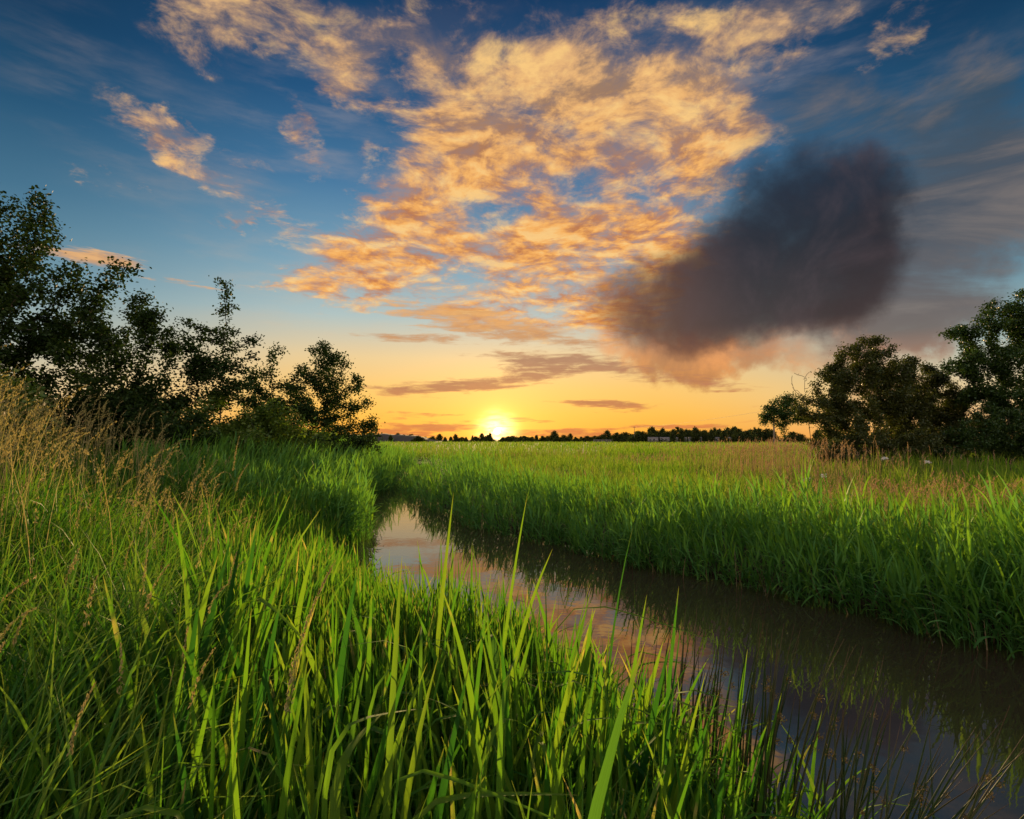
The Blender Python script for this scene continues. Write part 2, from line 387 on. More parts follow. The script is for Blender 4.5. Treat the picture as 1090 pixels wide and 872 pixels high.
a_film = M('MULTIPLY', SS(mass, .25, 1.0), SS(n3, .35, .7, .05, .36))
sky = MIX(a_film, sky, hi_c)
sky = MIX(M('MULTIPLY', a_mass, .94), sky, mass_c)

# --- grey-mauve veil and the heavy dark cloud
nv = NOISE(COMB(M('ADD', M('MULTIPLY', dx, 1.4), M('MULTIPLY', dz, .9)), M('MULTIPLY', dz, 5.0), dy), 2.6, 6, .6, .6).outputs['Fac']
veil = union([blob(soft, b[0], b[1], b[2]*1.2, b[3]*1.2, b[4], amp=b[5], inner=.2) for b in B_VEIL])
a_veil = M('MULTIPLY', SS(M('ADD', veil, M('MULTIPLY', M('SUBTRACT', nv, .5), 1.5)), .12, .95), SS(veil, .0, .2))
veil_c = ramp(nt, [(0, lin((226, 140, 70))), (.055, lin((190, 122, 82))), (.10, lin((106, 90, 86))), (.18, lin((84, 82, 88))), (.30, lin((58, 78, 94))), (.42, lin((30, 62, 96)))], M('DIVIDE', elp, 90.0)).outputs[0]
veil_c = MIX(SS(nv, .42, .68), veil_c, lin((130, 116, 108)))
sky = MIX(M('MULTIPLY', a_veil, .86), sky, veil_c)
rim = union([blob(soft, b[0], b[1], b[2]*1.3, b[3]*1.3, b[4], amp=b[5], inner=.2) for b in B_RIM])
rim_n = NOISE(dirv, 9.0, 6, .6, .4).outputs['Fac']
a_rim = SS(M('ADD', rim, M('MULTIPLY', M('SUBTRACT', rim_n, .5), 1.0)), .15, .9)
sky = MIX(M('MULTIPLY', a_rim, .72), sky, MIX(SS(rim_n, .4, .65), lin((170, 92, 50)), lin((236, 140, 64))))
dark = union([blob(softd, b[0], b[1], b[2]*1.42, b[3]*1.42, b[4], amp=b[5], inner=.28) for b in B_DARK])
nd_ = NOISE(dirv, 7.0, 8, .60, .5).outputs['Fac']
nd2 = NOISE(dirv, 22.0, 6, .62, .3).outputs['Fac']
ddn = M('ADD', dark, M('ADD', M('MULTIPLY', M('SUBTRACT', nd_, .5), .7), M('MULTIPLY', M('SUBTRACT', nd2, .5), .22)))
a_dark = M('MULTIPLY', SS(ddn, .02, 1.02), SS(dark, .0, .45))
dark_c = ramp(nt, [(0, lin((170, 96, 56))), (.075, lin((120, 80, 64))), (.12, lin((64, 54, 54))), (.2, lin((42, 43, 51))), (.3, lin((36, 48, 66))), (.4, lin((38, 66, 98)))], M('DIVIDE', elp, 90.0)).outputs[0]
dark_c = MIX(SS(az, 24, 11, 0, .55), dark_c, lin((128, 86, 66)))
dark_c = MIX(SS(nd_, .45, .72, 0, .35), dark_c, lin((96, 80, 84)))
sky = MIX(M('MULTIPLY', a_dark, .97), sky, dark_c)

# --- long thin streaks low over the horizon
SV = COMB(M('MULTIPLY', az, .05), M('MULTIPLY', el, .55))
ns = NOISE(SV, 2.2, 7, .62, .6).outputs['Fac']
swarp = VM('ADD', ae, VM('MULTIPLY', VM('SUBTRACT', NOISE(SV, 2.0, 5, .6).outputs['Color'], (.5, .5, .5)).outputs[0], (7.0, 2.6, 0)).outputs[0]).outputs[0]
streak = union([blob(swarp, b[0], b[1], b[2]*1.2, b[3]*1.25, b[4], amp=b[5], inner=.2) for b in B_STREAK])
sf = NOISE(COMB(M('MULTIPLY', az, .16), M('MULTIPLY', el, .75)), 2.4, 8, .64, .5).outputs['Fac']
a_st = M('MULTIPLY', SS(M('ADD', streak, M('ADD', M('MULTIPLY', M('SUBTRACT', ns, .5), 1.3), M('MULTIPLY', M('SUBTRACT', sf, .5), 1.7))), .25, .95), SS(streak, .0, .25))
st_c = ramp(nt, [(0, lin((222, 122, 62))), (.02, lin((226, 138, 78))), (.05, lin((196, 128, 88))), (.09, lin((178, 132, 104))), (.13, lin((232, 170, 104))), (.2, lin((240, 190, 130)))], M('DIVIDE', elp, 90.0)).outputs[0]
st_c = MIX(SS(sf, .40, .66), MIX(.35, st_c, lin((150, 100, 84))), st_c)
sky = MIX(M('MULTIPLY', a_st, .9), sky, st_c)

# --- the low sun and its glow
sd = (math.sin(R(SUN_AZ))*math.cos(R(SUN_EL)), math.cos(R(SUN_AZ))*math.cos(R(SUN_EL)), math.sin(R(SUN_EL)))
ang = M('MULTIPLY', M('ARCCOSINE', M('MINIMUM', VM('DOT_PRODUCT', VM('NORMALIZE', dirv).outputs[0], sd).outputs['Value'], .9999999)), 180/math.pi)
gl = M('ADD', M('MULTIPLY', M('POWER', M('MAXIMUM', M('SUBTRACT', 1.0, M('DIVIDE', ang, 4.2)), 0.0), 2.6), 1.8),
       M('MULTIPLY', M('POWER', M('MAXIMUM', M('SUBTRACT', 1.0, M('DIVIDE', ang, 18.0)), 0.0), 2.0), .27))
gl = M('ADD', gl, M('MULTIPLY', M('POWER', M('MAXIMUM', M('SUBTRACT', 1.0, M('DIVIDE', ang, 8.0)), 0.0), 2.0), .35))
gl = M('MULTIPLY', gl, M('SUBTRACT', 1.0, M('MULTIPLY', a_st, .55)))
glow = VM('MULTIPLY', COMB(gl, gl, gl), (1.0, .50, .10)).outputs[0]
disc = M('ADD', SS(ang, .36, .2, 0.0, 9.0), M('MULTIPLY', M('POWER', M('MAXIMUM', M('SUBTRACT', 1.0, M('DIVIDE', ang, 3.0)), 0.0), 2.2), M('ADD', .5, M('MULTIPLY', SS(sf, .35, .7), 2.8))))
sky = VM('ADD', sky, glow).outputs[0]
sky = VM('ADD', sky, VM('MULTIPLY', COMB(disc, disc, disc), (1.0, .86, .5)).outputs[0]).outputs[0]

bg = nt.nodes.new('ShaderNodeBackground'); L(sky, bg.inputs['Color']); bg.inputs['Strength'].default_value = .5
wo = nt.nodes.new('ShaderNodeOutputWorld'); L(bg.outputs[0], wo.inputs['Surface'])
w.cycles.sampling_method = 'MANUAL'; w.cycles.sample_map_resolution = 1024

sun = bpy.data.lights.new('sun', 'SUN'); so = bpy.data.objects.new('sun', sun); COL.objects.link(so)
sun.energy = 5.0; sun.angle = R(.6); sun.color = (1.0, .66, .30)
LAMP_EL = 5.5
so.rotation_euler = Vector((-math.sin(R(SUN_AZ))*math.cos(R(LAMP_EL)), -math.cos(R(SUN_AZ))*math.cos(R(LAMP_EL)), -math.sin(R(LAMP_EL)))).to_track_quat('-Z', 'Y').to_euler()
# ------------------------------------------------------------------ the lie of the land
YL = np.array([-30, -4, 0, 1.2, 2.0, 2.6, 3.2, 4.6, 6.5, 8.7, 14, 18, 24, 30, 37, 46, 60, 90.]);  XLv = np.array([6, .9, 0.15, .5, .92, 1.12, .75, -.35, -1.55, -2.6, -4.1, -4.7, -5.2, -5.5, -7.2, -11, -22, -55.])
YR = np.array([-30, -4, 2, 5.2, 8.7, 11.3, 16, 22, 27, 32, 39, 48, 62, 90.]);       XRv = np.array([22, 13, 7.9, 4.9, 2.25, .3, -2.0, -3.7, -4.3, -4.55, -6.0, -9.8, -20, -53.])
def bank_l(x, y): return np.interp(y, YL, XLv) - x + .16*wav(x*0+1, y, 1.3, 5) + .25*wav(x*0+1, y, 4.0, 6)   # + on the left land
def bank_r(x, y): return x - np.interp(y, YR, XRv) + .16*wav(x*0+1, y, 1.1, 7) + .25*wav(x*0+1, y, 3.4, 8)   # + on the right land
def sm(v, a, b):
    t = np.clip((v-a)/(b-a), 0, 1); return t*t*(3-2*t)
def ground_z(x, y):
    x = np.asarray(x, float); y = np.asarray(y, float)
    l, r = bank_l(x, y), bank_r(x, y)
    far = sm(y, 62, 85)
    hl = -.45 + .62*sm(l, -.55, .5) + .30*sm(l, .3, 4.0) + .85*sm(l, 2.0, 6.8)*(1-sm(y, 22, 55))
    hr = -.45 + .58*sm(r, -.6, .5) + .10*sm(r, .4, 5) + .35*sm(r, 8, 22)*sm(y, 14, 26)*(1-sm(y, 50, 90))*sm(x, 6, 14)
    h = np.maximum(hl, hr)
    h = h*(1-far) + far*.25
    h = h + .05*wav(x, y, 2.3, 1)*sm(np.maximum(l, r), .2, 1.5) + .06*wav(x, y, 9, 2)*sm(np.maximum(l, r), .5, 3)
    return h

def axis(a, b, near, step, grow):
    pos = [near]; s = step
    while pos[-1] < b: pos.append(pos[-1]+s); s *= grow
    neg = [near]; s = step
    while neg[-1] > a: neg.append(neg[-1]-s); s *= grow
    return np.array(sorted(set(neg[1:]+pos)))
gx = axis(-7000, 7000, 0, .16, 1.022); gy = axis(-400, 7000, 5, .16, 1.02)
GX, GY = np.meshgrid(gx, gy)
GZ = ground_z(GX, GY)
nx, ny = len(gx), len(gy)
idx = (np.arange(ny-1)[:, None]*nx + np.arange(nx-1)[None, :])
Fg = np.stack([idx, idx+1, idx+1+nx, idx+nx], -1).reshape(-1, 4)

def ground_mat():
    m, nt = new_mat('meadow_soil'); L = nt.links.new
    g = nd(nt, 'ShaderNodeNewGeometry'); P = g.outputs['Position']
    n1 = nd(nt, 'ShaderNodeTexNoise'); n1.inputs['Scale'].default_value = .05; n1.inputs['Detail'].default_value = 8; L(P, n1.inputs['Vector'])
    n2 = nd(nt, 'ShaderNodeTexNoise'); n2.inputs['Scale'].default_value = 14; n2.inputs['Detail'].default_value = 8; L(P, n2.inputs['Vector'])
    soil = ramp(nt, [(.3, (.018, .014, .008)), (.55, (.04, .032, .016)), (.75, (.075, .062, .03))], n2.outputs['Fac'])
    turf = ramp(nt, [(.3, (.035, .07, .012)), (.5, (.075, .085, .024)), (.7, (.13, .10, .045))], n1.outputs['Fac'])
    ln = nd(nt, 'ShaderNodeVectorMath', operation='LENGTH'); L(P, ln.inputs[0])
    mr = nd(nt, 'ShaderNodeMapRange'); mr.inputs[1].default_value = 22; mr.inputs[2].default_value = 70; L(ln.outputs['Value'], mr.inputs[0])
    mx = nd(nt, 'ShaderNodeMix', data_type='RGBA'); L(mr.outputs[0], mx.inputs[0]); L(soil.outputs[0], mx.inputs[6]); L(turf.outputs[0], mx.inputs[7])
    b = nd(nt, 'ShaderNodeBsdfPrincipled'); b.inputs['Roughness'].default_value = .95; b.inputs['Specular IOR Level'].default_value = .1; L(mx.outputs[2], b.inputs['Base Color'])
    bp = nd(nt, 'ShaderNodeBump'); bp.inputs['Strength'].default_value = .6; bp.inputs['Distance'].default_value = .03; L(n2.outputs['Fac'], bp.inputs['Height']); L(bp.outputs[0], b.inputs['Normal'])
    o = nd(nt, 'ShaderNodeOutputMaterial'); L(b.outputs[0], o.inputs['Surface'])
    return m
ground = link('ground', np_mesh('ground', np.stack([GX, GY, GZ], -1).reshape(-1, 3), Fg, ground_mat(), smooth=True))
tag(ground, kind='structure')

# ------------------------------------------------------------------ the ditch water
def water_mat():
    m, nt = new_mat('brown_water'); L = nt.links.new
    g = nd(nt, 'ShaderNodeNewGeometry')
    mp = nd(nt, 'ShaderNodeMapping'); mp.inputs['Scale'].default_value = (1.0, 1.0, 1.0); L(g.outputs['Position'], mp.inputs['Vector'])
    n1 = nd(nt, 'ShaderNodeTexNoise'); n1.inputs['Scale'].default_value = 2.2; n1.inputs['Detail'].default_value = 3; L(mp.outputs[0], n1.inputs['Vector'])
    n2 = nd(nt, 'ShaderNodeTexNoise'); n2.inputs['Scale'].default_value = 9; n2.inputs['Detail'].default_value = 2; L(mp.outputs[0], n2.inputs['Vector'])
    ad = nd(nt, 'ShaderNodeMath', operation='MULTIPLY_ADD'); L(n2.outputs['Fac'], ad.inputs[0]); ad.inputs[1].default_value = .2; L(n1.outputs['Fac'], ad.inputs[2])
    bp = nd(nt, 'ShaderNodeBump'); bp.inputs['Strength'].default_value = .08; bp.inputs['Distance'].default_value = .02; L(ad.outputs[0], bp.inputs['Height'])
    b = nd(nt, 'ShaderNodeBsdfPrincipled'); b.inputs['Base Color'].default_value = (.034, .023, .014, 1); b.inputs['Specular Tint'].default_value = (1.0, .84, .66, 1); b.inputs['Roughness'].default_value = .018; b.inputs['IOR'].default_value = 2.9
    L(bp.outputs[0], b.inputs['Normal'])
    o = nd(nt, 'ShaderNodeOutputMaterial'); L(b.outputs[0], o.inputs['Surface'])
    return m
wv = np.array([(-60, -30, 0), (30, -30, 0), (30, 85, 0), (-60, 85, 0)], float)
water = link('water', np_mesh('water', wv, np.array([[0, 1, 2, 3]]), water_mat())); tag(water, kind='structure')

# ------------------------------------------------------------------ leaf materials (real leaf colours)
G1, G2, G3 = (.040, .105, .014), (.075, .165, .016), (.115, .20, .020)
mat_iris = leaf_mat('iris_leaf', [(.022, .085, .014), (.04, .135, .012), (.075, .18, .014), (.13, .21, .018), (.05, .13, .018)], tip=(.26, .2, .05), tip_at=(.93, 1.0), tip_amt=.5, trans=.58, gloss=.008, rough=.55, veins=.26, dry=-.13)
mat_sedge = leaf_mat('sedge_leaf', [(.028, .10, .012), (.05, .15, .012), (.08, .19, .015), (.12, .19, .024)], tip=(.24, .21, .05), tip_at=(.9, 1.0), tip_amt=.45, trans=.56, gloss=.008, rough=.55, veins=.12, dry=-.10)
mat_grass = leaf_mat('meadow_grass_leaf', [(.018, .07, .009), (.035, .115, .011), (.07, .175, .013), (.12, .19, .022)], tip=(.24, .24, .05), tip_at=(.8, 1.0), tip_amt=.5, trans=.42, gloss=.015, rough=.5, dry=.0)
mat_reed = leaf_mat('reed_leaf', [(.055, .165, .042), (.075, .20, .05), (.10, .23, .038), (.14, .26, .026)], trans=.46, gloss=.01, rough=.5, tip=(.13, .21, .03), tip_at=(.6, 1.0), tip_amt=.5, tcol=(1.3, 1.35, .45))
mat_turf = leaf_mat('far_grass_leaf', [(.045, .14, .012), (.085, .20, .014), (.13, .235, .018), (.17, .22, .032)], trans=.48, gloss=.0, patch=(.13, (.15, .15, .045), .5), tip=(.25, .24, .07), tip_at=(.6, 1), tip_amt=.4)
mat_seed = leaf_mat('grass_seed_head', [(.20, .185, .065), (.31, .275, .105), (.28, .225, .09), (.38, .33, .15)], trans=.35, gloss=.0, tcol=(1.05, .98, .55))
mat_pink = leaf_mat('ripe_grass_head', [(.24, .14, .085), (.30, .19, .11), (.34, .24, .12), (.22, .16, .07)], trans=.35, gloss=.0, tcol=(1.05, .95, .6))
mat_rush = leaf_mat('rush_stem', [(.014, .030, .008), (.026, .045, .011), (.05, .045, .018)], tip=(.10, .045, .028), tip_at=(.85, 1), tip_amt=.8, trans=.05, gloss=.03)
mat_rushseed = leaf_mat('rush_flower', [(.07, .05, .018), (.12, .085, .03), (.09, .07, .02)], trans=.2, gloss=.03)
mat_litter = leaf_mat('dead_leaf', [(.14, .10, .045), (.2, .15, .07), (.10, .08, .035)], trans=.2, gloss=.03)

def scatter(n, dmin, dmax, amin, amax, power=1.0):
    """points round the viewpoint, thinning out with distance (power 1 = even per metre of depth)"""
    u = rng.random(n)
    if power == 1.0: d = dmin*(dmax/dmin)**u
    else:
        k = 1-power+1e-9 if power != 1 else 1
        d = (dmin**k + u*(dmax**k-dmin**k))**(1/k)
    a = np.radians(rng.uniform(amin, amax, n))
    return d*np.sin(a), d*np.cos(a), d

def to_P(x, y, dz=-.02): return np.stack([x, y, np.maximum(ground_z(x, y), -.05)+dz], -1)

# ------------------------------------------------------------------ yellow-flag irises along the near bank: each fan of leaves a plant
def iris_mesh(seed, n, h, wmul=1.0):
    rs = np.random.default_rng(seed)
    s = Soup(); fan = 0.0
    k = np.linspace(-1, 1, n)
    side = np.array([math.cos(fan), math.sin(fan)])
    P = np.stack([k*.035*side[0]+rs.normal(0, .008, n), k*.035*side[1]+rs.normal(0, .008, n), np.zeros(n)], -1)
    H = h*(1-.28*np.abs(k))*np.where(np.abs(k) < .2, 1.0, rs.uniform(.66, 1.0, n))
    W = rs.uniform(.017, .037, n)*wmul
    azm = np.where(k >= 0, fan, fan+np.pi)+rs.normal(0, .22, n)
    lean = .05+.20*np.abs(k)+np.abs(rs.normal(0, .04, n)); curve = rs.uniform(.02, .5, n)**1.5
    rnd = np.clip(rs.normal(.5, .27, n), 0, 1)
    kink = rs.random(n) < .2
    m = ~kink
    tw = rs.normal(0, .35, n); tw0 = np.pi/2+rs.normal(0, .18, n)
    blades(s, P[m], H[m], W[m], azm[m], lean[m], curve[m], segs=10, power=2.0, taper=3.2, base=.75, twist=tw[m], twist0=tw0[m], crease=.16, rnd=rnd[m], wmax=.25)
    if kink.any():
        blades(s, P[kink], H[kink]*1.1, W[kink], azm[kink], lean[kink]*1.2, curve[kink], segs=14, power=2.0, taper=3.0, base=.75, twist=tw[kink]*.3, crease=.2, rnd=rnd[kink],
               fold=(rs.uniform(.55, .8, kink.sum()), rs.uniform(1.2, 2.2, kink.sum())))
    return s.mesh('iris_fan', mat_iris)
iris_meshes = [iris_mesh(100+i, int(rng.integers(5, 9)), rng.uniform(.85, 1.2)) for i in range(18)]
LAB_IR = 'iris fan of upright green sword leaves, one of many alike on the near bank'
# chosen single plants first: x, y, height, width factor, rotation, label
SPECIAL = [
    (-.01, 1.0, 1.42, 1.2, .25, 'broadest upright iris blade at the bottom middle of the picture'),
    (-.40, 1.75, 1.36, 1.15, -.5, 'bright tall iris standing clear of its neighbours left of the open water'),
    (-1.02, 1.95, 1.18, 1.2, 2.9, 'leaning iris with very broad bright blades where irises meet the tall grass'),
    (.06, 2.25, 1.58, .95, -.2, 'narrow dark iris whose tall tips stand against the orange reflection'),
    (.34, 2.35, 1.4, .9, .6, LAB_IR), (-.12, 2.6, 1.45, .9, -.4, LAB_IR), (.5, 2.2, 1.2, .9, .2, LAB_IR), (-.42, 2.75, 1.4, .95, .8, LAB_IR),
    (.2, 1.9, 1.05, .9, -.1, LAB_IR), (-.2, 2.1, 1.22, .85, .3, LAB_IR), (.66, 2.0, .9, .8, -.6, LAB_IR), (-.75, 2.3, 1.14, 1.0, .2, LAB_IR),
    (-.62, 1.45, 1.0, 1.1, 2.9, 'broad yellow-green iris low at the front left of the iris bed'),
]
for (x, y, h, wm, rz, lab) in SPECIAL:
    me = iris_mesh(int(abs(x)*1000+y*77), 7, h, wm)
    o = link('iris_plant', me, loc=(x, y, float(ground_z(x, y))-.03)); o.rotation_euler.z = rz
    tag(o, lab, 'iris', 'yellow flag irises on the near bank')
def edge_line(x, y): return x+.30+.44*y+.28*wav(x, y, 1.1, 31)      # + on the iris side, - on the tall-grass side
x, y, d = scatter(5200, .85, 7.2, -62, 42, .55)
l = bank_l(x, y)
keep = (l > np.where(y > 3.2, -.1, .02)) & (edge_line(x, y) > 0) & (d > 1.02) & ~((d < 1.3) & (np.abs(x+.02) < .22))
x, y, d, l = x[keep], y[keep], d[keep], l[keep]
o_ = np.argsort(d); x, y, d, l = x[o_], y[o_], d[o_], l[o_]
px_, py_ = [], []
sel = []
for i in range(len(x)):                       # keep the fans a hand apart
    if all((x[i]-x[j])**2+(y[i]-y[j])**2 > .105**2 for j in sel[-400:]): sel.append(i)
sel_n = sel[:284]
for i in sel_n:
    me = iris_meshes[int(rng.integers(len(iris_meshes)))]
    o = link('iris_plant', me, loc=(x[i], y[i], float(ground_z(x[i], y[i]))-.03))
    sc = rng.uniform(.78, 1.12)*(1-.35*max(0, 1.6-d[i]))*(1-.34*sm(y[i], 2.6, 4.2))*(.72+.28*sm(l[i], -.1, .8))
    o.scale = (sc, sc, sc*rng.uniform(.92, 1.08)); o.rotation_euler = (rng.normal(0, .06), rng.normal(0, .06), rng.uniform(0, 6.28))
    tag(o, LAB_IR, 'iris', 'yellow flag irises on the near bank')
D_IRIS = d[sel_n[-1]]
print('iris depth', D_IRIS, len(sel))

# the rest of the iris and sedge bed, beyond the nearest plants, and the low leaves between them
s = Soup()
x, y, d = scatter(34000, D_IRIS*.93, 24, -60, 10, .8)
l = bank_l(x, y); keep = (l > -.12) & (edge_line(x, y) > -.1) & (l < 4.2) & (rng.random(len(x)) < .85); x, y, l = x[keep], y[keep], l[keep]
n = len(x); P = to_P(x, y)
hs = (1+.24*wav(x, y, 1.1, 41)+.15*wav(x, y, .4, 42))*(.58+.42*sm(l, -.1, 1.2))*(1-.2*sm(y, 3, 5)*(1-sm(y, 9, 12)))
blades(s, P, rng.uniform(.55, 1.02, n)*hs, rng.uniform(.014, .026, n)*(1+.03*np.hypot(x, y)), rng.uniform(0, 6.28, n), np.abs(rng.normal(.1, .09, n)), rng.uniform(0, .9, n)**2, segs=7, power=2.0, taper=2.8, base=.7, twist=rng.normal(0, 1.0, n), crease=.25)
x, y, d = scatter(8000, .8, 6.5, -62, 45, .6)
l = bank_l(x, y); keep = (l > -.3) & (edge_line(x, y) > -.3) ; x, y = x[keep], y[keep]; n = len(x); P = to_P(x, y)
blades(s, P, rng.uniform(.3, .75, n), rng.uniform(.010, .026, n), rng.uniform(0, 6.28, n), np.abs(rng.normal(.2, .15, n)), rng.uniform(.3, 2.3, n), segs=8, power=1.6, taper=2.4, base=.6, twist=rng.normal(0, .6, n), crease=.2)
o = link('sedge_bed', s.mesh('sedge_bed', mat_sedge)); tag(o, 'bed of bright green sword-leaved sedge and iris along the near bank', 'sedge', kind='stuff')
s = Soup()
x, y, d = scatter(5000, .8, 7, -65, 45, .6); l = bank_l(x, y); keep = l > -.1; x, y = x[keep], y[keep]; n = len(x)
blades(s, to_P(x, y, .0), rng.uniform(.2, .5, n), rng.uniform(.006, .014, n), rng.uniform(0, 6.28, n), rng.uniform(.5, 1.35, n), rng.uniform(.2, .9, n), segs=5, taper=2.0)
o = link('dead_leaves', s.mesh('dead_leaves', mat_litter)); tag(o, 'withered brown leaves lying between the stems on the near bank', 'dead leaves', kind='stuff')

# ------------------------------------------------------------------ tall meadow grass on the left bank
s = Soup()
x, y, d = scatter(38000, .75, 17, -80, -3, .75)
l = bank_l(x, y); e_ = edge_line(x, y); keep = (l > 1.0) & (d > 1.05) & (rng.random(len(x)) < 1-.97*sm(e_, -.35, .25)); x, y, d = x[keep], y[keep], d[keep]
n = len(x); print('left grass', n)
hs = 1+.25*wav(x, y, 1.5, 52)
blades(s, to_P(x, y), rng.uniform(.45, 1.0, n)*hs*(1-.2*(d < 1.6)), rng.uniform(.0055, .0165, n)*(1+.04*d), rng.normal(.3, 1.8, n), np.abs(rng.normal(.12, .12, n)), rng.uniform(.1, 1.9, n), segs=6, power=1.8, taper=1.8, base=.6, twist=rng.normal(0, .8, n))
o = link('tall_grass', s.mesh('tall_grass', mat_grass)); tag(o, 'tall green meadow grass covering the left bank', 'grass', kind='stuff')

# seeding grasses: stem, a leaf or two, and a loose head of spikelets
def head(s, top, bend_az, bend, length, n, spread, rs, size=.006, col=None):
    """panicle along an arc that ends at the drooping tip; top = point where the head begins"""
    N = len(top); t = rs.random((N, n))
    th = bend[:, None]*(.3+t*.9)
    L_ = length[:, None]*t
    out = rs.uniform(-1, 1, (N, n))*spread[:, None]*(1.05-t)
    ph = rs.uniform(0, 6.28, (N, n))
    C = np.stack([top[:, 0:1]+np.sin(th)*np.cos(bend_az)[:, None]*L_+out*np.cos(ph), top[:, 1:2]+np.sin(th)*np.sin(bend_az)[:, None]*L_+out*np.sin(ph), top[:, 2:3]+np.cos(th)*L_-np.abs(out)*.3], -1).reshape(-1, 3)
    d = rs.normal(0, .35, (N*n, 3)); d[:, 2] += 1; d[:, 0] += np.repeat(np.sin(bend)*np.cos(bend_az), n); d /= np.linalg.norm(d, axis=1, keepdims=True)
    sd = np.cross(d, rs.normal(size=(N*n, 3))); sd /= np.linalg.norm(sd, axis=1, keepdims=True)
    z = (np.repeat(np.broadcast_to(size, (N,)), n)*rs.uniform(.7, 1.4, N*n))[:, None]
    V = np.stack([C-d*z*1.3, C+sd*z*.5, C+d*z*1.6, C-sd*z*.5], 1)
    i = (np.arange(N*n)*4)[:, None]
    A = np.zeros(V.shape); A[..., 0] = np.repeat(rs.random(N), n)[:, None]*.6+.4*rs.random(N*n)[:, None]; A[:, :, 1] = .3
    s.add(V, np.concatenate([i, i+1, i+2, i+3], 1), A)
def seed_grass(s, P, H, W, rs, nsp=46, hl=.2, spread=.035, size=.006, bend=.5, az0=0.3, azs=1.3):
    N = len(P); azm = rs.normal(az0, azs, N); lean = np.abs(rs.normal(.06, .06, N)); cv = np.abs(rs.normal(bend*.6, bend*.4, N))
    C = blades(s, P, H, W, azm, lean, cv, segs=6, power=2.2, taper=6, base=1.0, rnd=rs.random(N), twist=.5)
    hd = hl*rs.uniform(.7, 1.3, N)
    head(s, C[:, -2], azm, lean+cv+.1, hd, nsp, spread*rs.uniform(.4, 1.4, N), rs, size)
s = Soup()
x, y, d = scatter(12000, 4.2, 16, -70, -14, .9)
l = bank_l(x, y); dens_ = sm(-edge_line(x, y), .0, .8)*sm(d, 4.2, 6)*(.35+.65*(wav(x, y, 2.0, 61) > -.2)); keep = rng.random(len(x)) < dens_*(.13+.36*sm(l, 3.2, 6.5)); x, y, d = x[keep], y[keep], d[keep]
n = len(x); print('seed stalks', n)
seed_grass(s, to_P(x, y), rng.uniform(.8, 1.45, n)*(.85+.45*sm(bank_l(x, y), 2.6, 5)), .003*(1+.1*d), rng, nsp=44, hl=.28, spread=.05, size=.0045*(1+.07*d), bend=.75)
o = link('seeding_grass', s.mesh('seeding_grass', mat_seed)); tag(o, 'mass of straw-coloured seeding grass in front of the left trees', 'grass', kind='stuff')

# single stalks near enough to tell apart
def stalk(x, y, h, seed, lab, spread, nsp, hl, bend, group='seeding grass stalks on the left bank'):
    rs = np.random.default_rng(seed)
    t = empty('grass_stalk', (x, y, float(ground_z(x, y))-.02)); tag(t, lab, 'grass stalk', group)
    azm = np.array([rs.normal(.2, .8)]); lean = np.array([abs(rs.normal(.06, .04))]); cv = np.array([bend])
    s1 = Soup(); C = blades(s1, np.zeros((1, 3)), h, .0042, azm, lean, cv, segs=9, power=2.3, taper=7, base=1.0, rnd=np.array([rs.random()]), twist=.4)
    blades(s1, C[0, [3, 5]]*1.0, .22, .006, azm+rs.normal(0, 2, 2), .5, 1.3, segs=6, taper=1.8)
    link('stem', s1.mesh('stem', mat_grass), t)
    s2 = Soup(); head(s2, C[:, -2], azm, lean+cv+.05, np.array([hl]), nsp, np.array([spread]), rs, .0042)
    link('seed_head', s2.mesh('seed_head', mat_seed), t)
    return t
x, y, d = scatter(900, 1.25, 4.6, -58, -8, .9)
keep = (edge_line(x, y) < .25) & (d > 1.7) & (rng.random(len(x)) < .35); x, y, d = x[keep][:58], y[keep][:58], d[keep][:58]
for i in range(len(x)):
    stalk(x[i], y[i], rng.uniform(.85, 1.2), 900+i, 'thin straw-green grass stalk with a slender seed head in the tall left grass', rng.uniform(.004, .012), 70, rng.uniform(.10, .2), abs(rng.normal(.22, .2)))
stalk(-2.47, 5.0, 1.52, 5, 'tall golden grass stalk with a dense narrow seed head, standing alone before the dark bush', .012, 240, .30, .12)
stalk(-2.55, 4.9, 1.30, 6, 'shorter golden grass stalk with a dense narrow head beside the tallest one', .012, 220, .26, .2)
stalk(-.72, 1.62, 1.0, 7, 'long brown-seeded stalk leaning among the irises at the front left', .016, 260, .42, .12)

